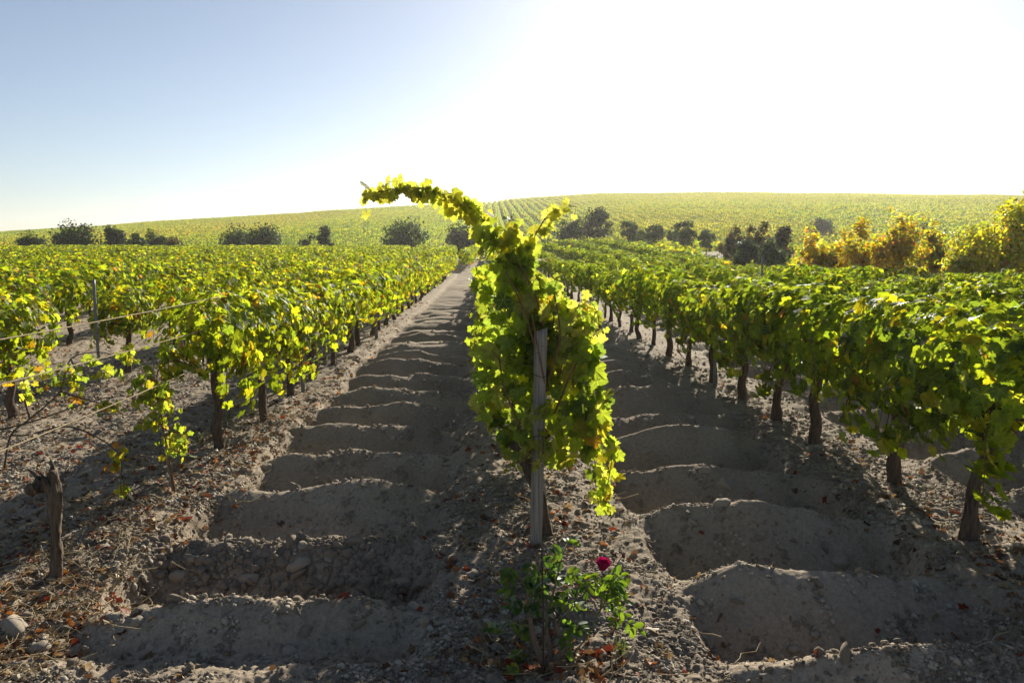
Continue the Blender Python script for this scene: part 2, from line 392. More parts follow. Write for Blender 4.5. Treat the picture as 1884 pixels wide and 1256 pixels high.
xx_, yy_ = X.ravel(), Y.ravel()
edge = 26 + np.maximum(0, 12.5 - xx_) * 11.0
wd_ = ss(0, 8, yy_ - edge) * ss(2, 6, xx_) * (yy_ > 20)
wd_ = np.maximum(wd_, ss(103, 112, yy_))
bare = ss(8, 12, xx_) * (1 - ss(20, 26, xx_)) * ss(66, 72, yy_) * (1 - ss(92, 100, yy_))
wa = gr.data.attributes.new('weedy', 'FLOAT', 'POINT'); wa.data.foreach_set('value', (wd_ * (1 - .05 * bare)).astype(np.float32))
tag(gr, kind='structure')

# ------------------------------------------------------------------ vines
def shoot_path(p0, d0, length, n, grav, wob=0.25):
    P = [np.array(p0, float)]; d = norm(np.array(d0, float)); st = length / n
    for k in range(n):
        d = norm(d + rng.normal(0, wob, 3) * 0.35 + np.array([0, 0, -grav * (k / n) ** 0.8]))
        P.append(P[-1] + d * st)
    return np.array(P)
def canopy(nshoot, nleaf, shape, low=0.0, wid=0.40, w=(5, 5, 1.6, .5, .35, .15, 1.2), size=(0.055, 0.085), fill=60, half=.72):
    pos, outw, tubes = [], [], []
    for s in range(nshoot):
        side = 1 if s % 2 else -1
        p0 = (side * .05, rng.uniform(-half, half) * .8, rng.uniform(.74, .90))
        d0 = (side * rng.uniform(.1, 1.1), rng.normal(0, .35), rng.uniform(.5, 1.4) - low)
        P = shoot_path(p0, d0, rng.uniform(.75, 1.2), 9, rng.uniform(.35, 1.0) + low * .5)
        P[:, 0] = np.tanh(P[:, 0] / (wid * 1.25)) * wid * 1.25
        P[:, 2] = np.where(P[:, 2] > 1.34, 1.34 + (P[:, 2] - 1.34) * .35, P[:, 2]); P[:, 2] = np.maximum(P[:, 2], .60 - low * .35)
        if s % 7 == 3: P[5:, 2] = P[5, 2] - np.arange(len(P) - 5) * rng.uniform(.06, .11)
        tubes.append(tube(P, np.linspace(.006, .0025, len(P)), 4, cap=False))
        t = np.sort(rng.uniform(.05, 1, nleaf)) * 9; i0 = np.minimum(t.astype(int), 8); f = (t - i0)[:, None]
        q = P[i0] * (1 - f) + P[i0 + 1] * f + rng.normal(0, .05, (nleaf, 3)); pos.append(q)
    pos = np.vstack(pos); n1 = len(pos)
    # the curtain of leaves: a rounded hedge section with lumps, drawn in at both ends of the vine
    yv = rng.uniform(-half, half, fill); th = rng.uniform(-.75, math.pi + .75, fill); rr_ = 1 - .45 * rng.random(fill) ** 2.2
    ph = rng.uniform(0, 9); lump = 1 + .45 * fbm(yv * 2.6 + ph, np.cos(th) * 1.4 + 5, 2, int(ph * 99)); end = 1 - (.16 + low * .5) * (np.abs(yv) / half) ** 3
    zc, zr = 1.07 - low * .20, .385 + low * .19
    cx_, sx_ = np.cos(th), np.sin(th); se = lambda v, p_: np.sign(v) * np.abs(v) ** p_
    q = np.column_stack([se(cx_, .7) * wid * rr_ * lump * end, yv, zc + se(sx_, .8) * zr * rr_ * (.85 + .15 * lump) * end - (low * .1 + .06) * (rng.random(fill) < .15) * 2])
    pos = np.vstack([pos, q]); c = np.array([0, 0, zc]); o = pos - c; o[:, 1] *= .25
    n = len(pos); out = norm(o * np.array([1.3, 1, 1]))
    nrm = out * .9 + np.array([0, 0, .18]) + rng.normal(0, .36, (n, 3))
    tip = np.array([0, 0, -1.0]) + out * .35 + rng.normal(0, .38, (n, 3))
    sz = rng.uniform(*size, n) * (1 - .25 * rng.random(n) ** 3)
    return leaves(pos, nrm, tip, sz, palette(n, w), shape), tubes
def trunk_mesh(seed, h=.78, r=.042, lean=(0, 0), mats=(M_BARK,), arms=True, n=10, sub=5):
    a = np.random.default_rng(seed)
    pts = [(0, 0, -.12), (a.normal(0, .012), a.normal(0, .012), .06)]
    for k in range(1, 5):
        z = h * k / 4; pts.append((lean[0] * z / h + a.normal(0, .022), lean[1] * z / h + a.normal(0, .028), z))
    P = [tube(pts, np.array([1.35, 1.15, .95, .85, .95, 1.35]) * r, n, .30, seed, sub)]
    hd = np.array(pts[-1])
    if arms:
        for s in (-1, 1):
            P.append(tube([hd + (0, 0, -.03), hd + (a.normal(0, .03), s * .14, .05), hd + (a.normal(0, .05), s * .30, .07), hd + (a.normal(0, .05), s * .46, .09)],
                          np.array([1.1, .85, .65, .4]) * r, 8, .35, seed + s, 3))
        for k in range(4):
            b = hd + (0, a.uniform(-.25, .25), .05)
            P.append(tube([b, b + (a.normal(0, .06), a.normal(0, .05), .12)], [r * .5, r * .25], 6, .3, seed + k, 3))
    V, T = join(P); return mesh_np('trunk', V, T, mats=mats, smooth=True)

TRUNKS = [trunk_mesh(100 + k, lean=(rng.normal(0, .05), rng.normal(0, .07)), r=rng.uniform(.034, .048)) for k in range(6)]
WL = (3.8, 6.4, 2.1, .35, .3, .12, .9); WR_SHADE = (6.5, 4.8, 1.3, .3, .06, .06, 2.4)  # right rows' leaf mix is greener and darker, painting in their shaded faces
def vine_variant(det, low, w, nshoot, nleaf, size, fill):
    hf = rng.uniform(.60, .76)
    (V, T, C, U), tb = canopy(nshoot, nleaf, LEAF[det], low, .36 - low * .05, w, size, fill, hf)
    fm = mesh_np('foliage', V, T, C, U, [M_VINE if det == 2 else M_FARVINE])
    sm = mesh_np('shoots', *join(tb), mats=[M_CANE]) if det == 2 else None
    return fm, sm
VA_L = [vine_variant(2, .30, WL, 16, 16, (.050, .082), 420) for _ in range(5)]
VA_R = [vine_variant(2, .42, WR_SHADE, 16, 17, (.055, .088), 440) for _ in range(5)]
VB_L = [vine_variant(1, .30, WL, 14, 15, (.055, .088), 360) for _ in range(5)]
VB_R = [vine_variant(1, .35, WR_SHADE, 14, 15, (.06, .092), 380) for _ in range(5)]
VC_L = [vine_variant(0, .30, WL, 9, 8, (.085, .13), 160) for _ in range(3)]
VC_R = [vine_variant(0, .25, WR_SHADE, 9, 8, (.085, .13), 160) for _ in range(3)]
def hedge_far(w):
    n = 120; h = 2.7
    pos = np.column_stack([rng.normal(0, .42, n), rng.uniform(-h / 2, h / 2, n), rng.uniform(.35, 1.6, n)])
    pos[:, 2] -= np.abs(pos[:, 0]) * .3 + .25 * np.abs(np.sin(pos[:, 1] * 2.3))
    out = norm(pos * np.array([1, .2, 1]) - np.array([0, 0, .9]))
    V, T, C, U = leaves(pos, out + rng.normal(0, .5, (n, 3)) + np.array([0, 0, .3]), rng.normal(0, 1, (n, 3)) - np.array([0, 0, .5]), rng.uniform(.17, .29, n), palette(n, w), LEAF[0])
    return mesh_np('hedge', V, T, C, U, [M_FARVINE])
HF = [hedge_far(q_) for q_ in ((2, 6.5, 4.4, .2, .3, .1, .6), (3, 6.5, 3.4, .2, .15, .1, 1.0), (4.5, 6, 2.2, .2, .1, .1, 1.4), (6.5, 4, 1, .2, .1, .1, 2.8))]

# vine positions: rows run along +Y
def rowx(k): return ROW0 + STEP * k
spots = []          # (x, y, row, measured)
first = {-2: [9.1, 12.3, 13.8], -1: [7.66, 8.96, 10.45, 11.75, 13.2], 0: [6.75], 1: [5.15, 6.43, 7.75, 8.75, 10.0, 11.3]}
for k in range(-46, 40):
    if k in first: ylist = list(first[k])
    else: ylist = [1.3 + rng.uniform(0, 1.3)]
    y = ylist[-1] + 1.35
    while y < 103: ylist.append(y + rng.normal(0, .07)); y += 1.35
    for y in ylist:
        x = rowx(k) + rng.normal(0, .04)
        if k == 1 and y < 8: x += .12
        if k < 0 and y > 56: x += .85          # beyond the cross track the rows are offset
        if k <= 0 and 54.6 < y < 57.2: continue
        if k >= 1:
            lim = 24 + max(0, 11.8 - x) * 9.0         # right-hand field edge runs obliquely
            if x > 15.5 or y > lim + (40 if x < 9.5 else 0): 
                if y > 30 and x > 12.5: continue
                if x > 15.5: continue
        if k == -2 and abs(y - 11.7) < .3: pass
        if x < -1 and -x > .72 * y + 3: continue
        if x > 0 and x > .75 * y + 2.5: continue
        if y < 2: continue
        if k == -1 and y < 7: continue
        if k == -2: x += .05 - (.1 if y < 15 else 0)
        spots.append((x, y, k))
def inframe(x, y):
    px = CX + F * math.tan(math.atan2(x, y) + R(1.63) * -1); return -60 < px < 1884 + 60
spots.sort(key=lambda s: math.hypot(s[0], s[1]))
ind = [s for s in spots if inframe(s[0], s[1])][:294]; iset = set(ind)
rest = [s for s in spots if s not in iset]
ORD = ['first', 'second', 'third', 'fourth', 'fifth', 'sixth', 'seventh', 'eighth', 'ninth', 'tenth', 'eleventh', 'twelfth']
cnt = {}
def vine_label(k, i):
    side = 'left' if k < 0 else 'right'
    if k == 0:
        return (ORD[i] + ' leafy vine behind the staked front vine in its row') if i < 8 else 'distant vine in the row hidden behind the staked front vine'
    o = ORD[abs(k) - 1] if abs(k) <= 12 else None
    if abs(k) <= 2 and i < 12: return '%s grape vine from the front, %s row %s of the wooden post' % (ORD[i], o, side)
    if o is None: return 'yellow green vine far to the left, beyond the twelfth row'
    return 'yellow green vine farther along the %s row %s of the wooden post' % (o, side) if k < 0 else 'green vine with shade-darkened leaves farther along the %s row %s of the wooden post' % (o, side)
for (x, y, k) in ind:
    i = cnt.get(k, 0); cnt[k] = i + 1
    t = thing('grape_vine', vine_label(k, i), 'grape vine', (x, y, gz(x, y)), rng.choice([0, math.pi]) + rng.normal(0, .08),
              'grape vines in rows' if (abs(k) <= 2 and i < (12 if k else 8)) else ('vines far along row %s of the post' % (('%s left' if k < 0 else '%s right') % (ORD[abs(k) - 1] if abs(k) <= 12 else 'beyond twelfth')) if k else 'vines behind the front vine'))
    s = rng.uniform(.93, 1.08); t.scale = (s * rng.uniform(.8, 1.15), s * rng.uniform(.9, 1.05), s * rng.uniform(.9, 1.05))
    t.scale.z = rng.uniform(.86, 1.09) if k > 0 else min(1.08, max(.92, t.scale.z))
    if y < 9: t.scale = (1.1, 1.08, 1.10) if k > 0 else (1.0, 1.05, 1.02)
    if k == -1 and y < 8: t.scale = (1.0, .85, 1.05)
    obj('trunk', TRUNKS[rng.integers(6)], t)
    V = (VA_L if k < 0 else VA_R) if y < 13.5 else (VB_L if k < 0 else VB_R)
    if k == 0: V = VA_L if y < 13.5 else VB_L
    fm, sm = V[rng.integers(5)]
    obj('foliage', fm, t)
    if sm: obj('shoots', sm, t)

# instanced stuff ---------------------------------------------------------------
def scatter(name, pts, rot, scl, idx, meshes, **kw):
    me = bpy.data.meshes.new(name); pts = np.asarray(pts, np.float32); me.vertices.add(len(pts)); me.vertices.foreach_set('co', pts.ravel())
    for nm, arr, ty in (('rot', rot, 'FLOAT_VECTOR'), ('scl', scl, 'FLOAT_VECTOR'), ('pick', idx, 'INT')):
        a = me.attributes.new(nm, ty, 'POINT')
        a.data.foreach_set('vector' if ty == 'FLOAT_VECTOR' else 'value', np.asarray(arr, np.float32 if ty != 'INT' else np.int32).ravel())
    o = obj(name, me); ng = bpy.data.node_groups.new(name, 'GeometryNodeTree')
    ng.interface.new_socket('Geometry', in_out='INPUT', socket_type='NodeSocketGeometry'); ng.interface.new_socket('Geometry', in_out='OUTPUT', socket_type='NodeSocketGeometry')
    gi = ng.nodes.new('NodeGroupInput'); go = ng.nodes.new('NodeGroupOutput'); jn = ng.nodes.new('GeometryNodeJoinGeometry')
    def na(n_, ty):
        x = ng.nodes.new('GeometryNodeInputNamedAttribute'); x.data_type = ty; x.inputs[0].default_value = n_; return [s for s in x.outputs if s.enabled][0]
    ar, as_, ap = na('rot', 'FLOAT_VECTOR'), na('scl', 'FLOAT_VECTOR'), na('pick', 'INT')
    for v, ms in enumerate(meshes):
        src = bpy.data.objects.new(name + '_source', ms)
        oi = ng.nodes.new('GeometryNodeObjectInfo'); oi.inputs['Object'].default_value = src
        cp = ng.nodes.new('FunctionNodeCompare'); cp.data_type = 'INT'; cp.operation = 'EQUAL'
        ins = [s for s in cp.inputs if s.enabled]; ng.links.new(ap, ins[0]); ins[1].default_value = v
        ip = ng.nodes.new('GeometryNodeInstanceOnPoints')
        ng.links.new(gi.outputs[0], ip.inputs['Points']); ng.links.new(cp.outputs[0], ip.inputs['Selection'])
        ng.links.new(oi.outputs['Geometry'], ip.inputs['Instance']); ng.links.new(ar, ip.inputs['Rotation']); ng.links.new(as_, ip.inputs['Scale'])
        ng.links.new(ip.outputs[0], jn.inputs[0])
    ng.links.new(jn.outputs[0], go.inputs[0])
    md = o.modifiers.new('scatter', 'NODES'); md.node_group = ng
    return tag(o, kind='stuff', **kw)

# rest of the field vines and the rows on the hill: one object
P_, R_, S_, I_ = [], [], [], []
rx = np.array([(s[0], s[1]) for s in rest]); rz_ = ground(rx[:, 0], rx[:, 1])
for (s, z) in zip(rest, rz_):
    P_.append((s[0], s[1], z)); R_.append((0, 0, rng.choice([0, math.pi]) + rng.normal(0, .1)))
    q = rng.uniform(.93, 1.08); S_.append((q, q * 1.05, q)); I_.append(rng.integers(3) + (3 if s[2] > 0 else 0))
hx, hy = [], []
for k in range(-230, 230):
    yy = np.arange(124 + rng.uniform(0, 2), 470, 2.6); xx = np.full_like(yy, rowx(k)); hx.append(xx); hy.append(yy)
hx = np.concatenate(hx); hy = np.concatenate(hy)
keep = (np.abs(hx) < .80 * hy + 8) & ~((hy > 300) & (hy < 303.5)) & ~((hy > 385) & (hy < 388)) & (rng.random(len(hx)) > .035)
keep &= ~((hx > 10) & (hy < 132)); hx, hy = hx[keep], hy[keep]; hz = ground(hx, hy)
lowq = .82 + .35 * vnoise(hx * .05, hy * .05, 91)
n = len(hx)
P_ = np.vstack([np.array(P_), np.column_stack([hx + rng.normal(0, .07, n), hy, hz])])
R_ = np.vstack([np.array(R_), np.column_stack([np.zeros(n), np.zeros(n), rng.choice([0, math.pi], n) + rng.normal(0, .03, n)])])
S_ = np.vstack([np.array(S_), np.column_stack([np.full(n, 1.0), np.full(n, 1.0), lowq * rng.uniform(.85, 1.1, n)])])
I_ = np.concatenate([np.array(I_), 6 + np.clip((vnoise(hx * .022, hy * .011 + 4, 19) * 3.2 + rng.uniform(-.9, .9, n) + .3).astype(int), 0, 3)])
scatter('vineyard', P_, R_, S_, I_, [v[0] for v in VC_L + VC_R] + HF, label='rows of distant green vines covering the far field and the hill', cat='vineyard')

n = 4200; sx = rng.uniform(4, 95, n); sy = 24 + 100 * rng.random(n)
k = (sy > 29 + np.maximum(0, 12.5 - sx) * 11.0) & (sx < .75 * sy + 6) & (sx > 9 - sy * .02) & (vnoise(sx * .12, sy * .12, 12) > .38)
sx, sy = sx[k], sy[k]; n = len(sx); q = rng.uniform(.35, 1.0, n)
scatter('scrub', np.column_stack([sx, sy, ground(sx, sy) - .25 * q]), np.column_stack([np.zeros(n), np.zeros(n), rng.uniform(0, 6.28, n)]), np.column_stack([q * 1.6, q * .7, q]), rng.integers(0, 4, n), HF,
        label='low wild scrub beyond the edge of the right field', cat='scrub')

# ------------------------------------------------------------------ stones, clods, litter
def rock(seed, sub=2, flat=.7, amp=.25, m=M_CLOD):
    import bmesh
    bm = bmesh.new(); bmesh.ops.create_icosphere(bm, subdivisions=sub, radius=1)
    a = np.random.default_rng(seed); o1 = a.uniform(0, 50, 3)
    for v in bm.verts:
        c = v.co; f = 1 + amp * float(fbm(np.array([c.x * 1.1 + o1[0] + c.z]), np.array([c.y * 1.1 + o1[1] - c.z * .7]), 3, seed)[0]) * 1.6
        v.co = Vector((c.x * f * (1 + .25 * math.sin(seed)), c.y * f, c.z * f * flat))
    me = bpy.data.meshes.new('stone'); bm.to_mesh(me); bm.free(); me.materials.append(m)
    me.polygons.foreach_set('use_smooth', np.ones(len(me.polygons), bool)); return me
CL = [rock(k, 2, rng.uniform(.55, .8), .75) for k in range(6)]
def clod_patch(seed):
    a = np.random.default_rng(seed); Vs = []; 
    for k in range(16):
        me = rock(seed * 20 + k, 1, a.uniform(.6, .9), .9); V = np.array([v.co[:] for v in me.vertices]); T = np.array([p.vertices[:] for p in me.polygons]); bpy.data.meshes.remove(me)
        rr_ = .09 + .32 * a.random() ** 2.5; d = a.random() ** .5; t = a.uniform(0, 6.28); Vs.append((V * rr_ + [d * math.cos(t) * 1.6, d * math.sin(t) * 1.6, 0], T))
    V, T = join(Vs); return mesh_np('grit', V, T, mats=[M_CLOD if seed % 3 else M_GRIT])
def clod_points(n, ylo, yhi, rlo, rhi, dens=None):
    y = ylo * (yhi / ylo) ** rng.random(n); x = rng.uniform(-.72, .72, n) * (y + .6)
    q = vnoise(x * 1.1, y * 1.1, 3) * .6 + vnoise(x * 3.7, y * 3.7, 8) * .4
    if dens is not None: q = q * dens(x, y)
    k = rng.random(n) < np.clip((q - .22) * 2.0, 0.03, 1); x, y = x[k], y[k]
    r = rlo * (rhi / rlo) ** (rng.random(len(x)) ** 2.6)
    return x, y, r
def dn(x, y):
    inp = ((x > -1.95) & (x < -.35)) | ((x > 1.15) & (x < 2.6)) | ((x > 4.1) & (x < 5.4))
    d = np.where(inp, .8, 1.0)
    d = np.where((x > -2.3) & (x < -.25) & (y > 4.6) & (y < 5.4), 1.7, d)
    return d
xs, ys_, rs = [], [], []
for a in ((60000, 3.1, 9.5, .003, .015, dn), (12000, 8, 22, .007, .028, dn), (1500, 3.1, 8, .016, .040, dn)):
    x, y, r = clod_points(*a); xs.append(x); ys_.append(y); rs.append(r)
n = 1500; x = rng.uniform(-2.2, -.3, n); y = rng.uniform(4.7, 5.35, n)        # the rubble heap in the near left pit
k = (x < -.9) | (rng.random(n) < .5); xs.append(x[k]); ys_.append(y[k]); rs.append(.007 * 6.0 ** (rng.random(k.sum()) ** 2.0))
x, y, r = map(np.concatenate, (xs, ys_, rs)); z = ground(x, y) - r * .05; n = len(x)
scatter('soil_clods', np.column_stack([x, y, z]), rng.uniform(0, 6.28, (n, 3)), np.column_stack([r * rng.uniform(.8, 1.3, n), r, r]), rng.integers(0, 6, n), CL,
        label='crumbly clods and grit strewn over the dug soil', cat='soil clods')

GP = [clod_patch(k) for k in range(1, 8)]
n = 26000; y = 3.1 * (14 / 3.1) ** rng.random(n); x = rng.uniform(-.72, .72, n) * (y + .6)
k = rng.random(n) < .12 + .8 * ss(.35, .75, vnoise(x * 2.1, y * 2.1, 14)); k &= (rng.random(n) < .28) | ~(((x > -2.1) & (x < -.3)) | ((x > 1.1) & (x < 2.75))) | (y < 3.6)
x, y = x[k], y[k]; n = len(x); z = ground(x, y); e_ = .05
gx = (ground(x + e_, y) - ground(x - e_, y)) / (2 * e_); gy = (ground(x, y + e_) - ground(x, y - e_)) / (2 * e_)
s_ = .024 * rng.uniform(.5, 1.4, n) * (1 + .09 * y)
scatter('grit', np.column_stack([x, y, z]), np.column_stack([np.arctan(gy), -np.arctan(gx), rng.uniform(0, .001, n)]), np.column_stack([s_] * 3), rng.integers(0, 7, n), GP,
        label='fine crumbs of soil and pale grit covering the ground', cat='grit')

# fallen leaves, mostly under the left rows
def litter_mesh(w_, s_):
    n = 1; out = []
    V, T, C, U = leaves(np.zeros((1, 3)), np.array([[.1, 0, 1.]]), np.array([[0, 1., .2]]), np.array([1.0]), np.array([w_]) * rng.uniform(.7, 1.2), LEAF[1])
    V[:, 2] += .45 * np.sin(V[:, 0] * 2.5 + s_) * np.cos(V[:, 1] * 2 + s_); return mesh_np('fallen_leaf', V, T, C, U, [M_LITTER])
TAN = [litter_mesh(c_, s) for s, c_ in enumerate([(.13, .075, .04), (.20, .14, .08), (.26, .10, .03), (.09, .05, .03), (.30, .22, .13), (.16, .10, .06), (.22, .05, .025), (.24, .17, .09)])]
def litter_pts(n, ylo, yhi):
    y = ylo * (yhi / ylo) ** rng.random(n); x = rng.uniform(-.72, .72, n) * (y + .8)
    kk = (x - ROW0) / STEP; dd = np.abs(kk - np.round(kk)) * STEP
    d = np.exp(-(dd / .5) ** 2) * .45 + .025
    d = np.where((x < -2.1), .42 + .58 * np.exp(-(dd / .7) ** 2), d)
    d = d * (.3 + 1.2 * vnoise(x * 2, y * 2, 33)); k = rng.random(n) < d
    return x[k], y[k]
x, y = litter_pts(34000, 3.1, 30); n = len(x); z = ground(x, y) + .008; r = rng.uniform(.015, .048, n)
xr = rng.normal(.17, .22, 110); yr = rng.normal(3.72, .13, 110)                # heap of leaves round the rose
x = np.concatenate([x, xr]); y = np.concatenate([y, yr]); z = np.concatenate([z, ground(xr, yr) + .012]); r = np.concatenate([r, rng.uniform(.018, .04, 110)]); n = len(x)
scatter('leaf_litter', np.column_stack([x, y, z]), np.column_stack([rng.normal(0, .5, n), rng.normal(0, .5, n), rng.uniform(0, 6.28, n)]), np.column_stack([r, r, r]), rng.integers(0, 8, n), TAN,
        label='dry brown and orange leaves scattered under the vines', cat='leaf litter')
# straw and prunings
ST = []
for s in range(5):
    a = np.random.default_rng(s); p = [(0, 0, 0)]
    for k in range(4): p.append((p[-1][0] + a.normal(0, .12), p[-1][1] + .25, p[-1][2] + a.normal(0, .06)))
    ST.append(mesh_np('straw', *tube(p, [.012] * 5, 4, cap=False), mats=[M_STRAW]))
x, y = litter_pts(30000, 3.1, 22); k = (x < -2.0) | (rng.random(len(x)) < .4); x, y = x[k], y[k]; n = len(x); s_ = rng.uniform(.05, .24, n)
scatter('dry_straw', np.column_stack([x, y, ground(x, y) + .01]), np.column_stack([rng.normal(.1, .25, n), rng.normal(0, .2, n), rng.uniform(0, 6.28, n)]), np.column_stack([s_] * 3), rng.integers(0, 5, n), ST,
        label='bits of dry straw and prunings on the soil', cat='dry straw')

# single stones one can point at
STN = [rock(40 + k, 3, rng.uniform(.6, .8), .5, M_STONE) for k in range(6)]
stones = [  # px, py, width px, label
 (1543, 1036, 38, 'flat buff stone on top of the right-hand ridge crest'),
 (1458, 1197, 32, 'pale rounded stone at the foot of the near right ridge'),
 (1381, 1155, 22, 'small whitish stone on the slope of the near right ridge'),
 (1497, 1168, 26, 'grey tan oval stone right of the whitish stone on the ridge'),
 (1329, 928, 30, 'brown stone on the crest of the third right ridge'),
 (1274, 962, 24, 'round stone on the face of the third right ridge'),
 (1188, 994, 18, 'small stone low on the left end of the third right ridge'),
 (1254, 927, 20, 'small tan stone half sunk in the third ridge crest'),
 (1334, 893, 30, 'long stone leaning on the fourth right ridge face'),
 (1254, 927, 0, ''),
 (1295, 868, 22, 'round grey stone near the fourth right ridge crest'),
 (1188, 832, 18, 'round stone on the fifth right ridge face'),
 (1730, 945, 26, 'pale oval stone on the strip between the two near right trunks'),
 (1793, 968, 24, 'flat light stone left of the nearest right trunk'),
 (1705, 965, 24, 'tan stone by the shadow of the second right trunk'),
 (1688, 890, 24, 'brownish stone right of the second right trunk base'),
 (490, 862, 24, 'round stone at the left end of a left aisle ridge'),
 (600, 845, 26, 'brown stone on the face of a left aisle ridge'),
 (495, 868, 0, ''),
 (560, 1005, 26, 'round grey stone on top of the rubble heap'),
 (550, 1040, 40, 'largest brown stone in the rubble heap'),
 (605, 1030, 24, 'tan round stone right of the largest rubble stone'),
 (355, 1030, 26, 'brown clod at the upper left of the rubble heap'),
 (330, 1060, 30, 'angular stone at the left of the rubble heap'),
 (460, 1066, 34, 'flat grey stone at the middle of the rubble heap'),
 (740, 1075, 26, 'buff stone at the right of the rubble heap'),
 (535, 1200, 38, 'pale angular stone in the bottom left foreground'),
 (75, 1195, 46, 'long sunlit stone in the bottom left corner'),
 (20, 1160, 50, 'large shaded brown stone at the left frame edge'),
 (252, 1145, 34, 'brown stone on the ridge crest of the near left pit'),
 (870, 1060, 34, 'grey clod left of the wooden post and rose'),
 (1213, 1155, 30, 'square grey clod right of the rose bush'),
 (760, 1118, 22, 'reddish stone in the shaded left pit'),
 (1160, 1230, 22, 'small stone on the soil right of the rose roots'),
 (1410, 1250, 24, 'grey stone on the bottom right ridge'),
 (1560, 1225, 18, 'tiny pale stone on the bottom right ridge'),
]
for px, py, wd, lb in stones:
    if not wd: continue
    p = hit(px, py)
    if p is None: continue
    r = wd / F * p[1] * .48
    o = obj('stone', STN[rng.integers(6)]); o.location = (p[0], p[1], p[2] + r * .12); o.scale = (r, r * .8, r * .85); o.rotation_euler = (rng.normal(0, .15), rng.normal(0, .15), rng.uniform(-.5, .5))
    tag(o, lb, 'stone', 'loose stones on the soil')

# ------------------------------------------------------------------ the staked front vine
hv = thing('grape_vine', 'tall bright vine tied to the wooden post, long shoots arching above the skyline', 'grape vine', (0.42, 5.30, gz(.42, 5.30)))
hb = np.array(hv.location)
def loc(px, py, Y): return at(px, py, Y) - hb
tp = [tube([loc(1012, 1050, 5.28), loc(1006, 1000, 5.28), loc(998, 950, 5.28), loc(990, 905, 5.27), loc(972, 860, 5.26), loc(958, 822, 5.28), loc(962, 780, 5.30)],
           [.062, .052, .042, .037, .036, .045, .03], 12, .28, 5, 6),
      tube([loc(962, 850, 5.27), loc(985, 815, 5.32), loc(1020, 790, 5.38), loc(1050, 770, 5.40)], [.035, .028, .022, .014], 8, .3, 6, 4),
      tube([loc(958, 830, 5.28), loc(935, 812, 5.36), loc(918, 800, 5.45)], [.032, .024, .015], 8, .3, 8, 4)]
obj('trunk', mesh_np('trunk', *join(tp), mats=[M_BARK], smooth=True), hv)
HS = [
 ([(1000, 640, 5.25), (985, 560, 5.22), (968, 500, 5.2), (948, 450, 5.16), (935, 420, 5.14), (942, 398, 5.12)], 'mid'),
 ([(1015, 640, 5.2), (1020, 570, 5.15), (1022, 530, 5.12), (1026, 512, 5.1)], 'side'),
 # shoots: pixel path with depth, leaf half-size, colour weights
 ([(1003, 720, 5.2), (1000, 600, 5.2), (985, 540, 5.2), (955, 490, 5.18), (925, 450, 5.15), (890, 405, 5.12), (862, 380, 5.1), (835, 367, 5.08), (800, 352, 5.05), (765, 345, 5.0), (730, 347, 4.98), (700, 353, 4.95), (668, 358, 4.92)], 'left'),
 ([(975, 700, 5.3), (960, 600, 5.3), (952, 520, 5.28), (930, 470, 5.26), (905, 430, 5.24), (885, 395, 5.22), (868, 372, 5.2)], 'mid'),
 ([(1010, 700, 5.3), (985, 600, 5.25), (965, 520, 5.25), (975, 460, 5.22), (992, 420, 5.2), (1012, 392, 5.18), (1035, 380, 5.15), (1060, 380, 5.12)], 'right'),
 ([(1020, 720, 5.2), (1040, 650, 5.15), (1050, 600, 5.1), (1062, 565, 5.08), (1085, 555, 5.05), (1100, 580, 5.0), (1102, 610, 4.98)], 'palebulge'),
 ([(1030, 740, 5.3), (1060, 640, 5.2), (1045, 580, 5.2), (1040, 555, 5.15), (1020, 560, 5.1)], 'palebulge'),
 ([(1050, 770, 5.2), (1085, 760, 5.1), (1110, 800, 5.05), (1125, 840, 5.0), (1118, 890, 5.0), (1108, 925, 5.0)], 'hang'),
 ([(1050, 770, 5.2), (1070, 800, 5.1), (1095, 850, 5.05), (1097, 900, 5.02), (1118, 928, 5.0)], 'hang'),
 ([(990, 800, 5.1), (975, 835, 4.98), (950, 850, 4.95), (930, 855, 4.93)], 'lowpale'),
 ([(990, 790, 5.05), (1000, 815, 4.96), (995, 850, 4.94)], 'lowpale'),
 ([(940, 800, 5.3), (900, 760, 5.3), (885, 720, 5.3)], 'side'), ([(930, 700, 5.35), (885, 640, 5.4), (872, 600, 5.4)], 'side'), ([(935, 580, 5.3), (890, 520, 5.3), (875, 490, 5.3)], 'side'),
 ([(1060, 760, 5.3), (1100, 720, 5.25), (1118, 745, 5.2)], 'side'), ([(1050, 700, 5.4), (1090, 660, 5.35), (1105, 680, 5.3)], 'side'),
]
W_ = {'left': (1, 5, 2.0, 1.4, .05, 0, 0), 'mid': (3, 5, 1.0, .8, 0, 0, .2), 'right': (2, 5, 1.2, 2, .05, 0, 0), 'palebulge': (.3, 1.2, .8, 8, .12, .15, 0),
      'hang': (2, 6, 1, .6, .2, 0, 0), 'lowpale': (1, 3, .5, 5, 0, .1, 0), 'side': (4, 5, .8, .5, .1, .1, .6)}
LFs, TBs = [], []
sunv = np.array(sdir)
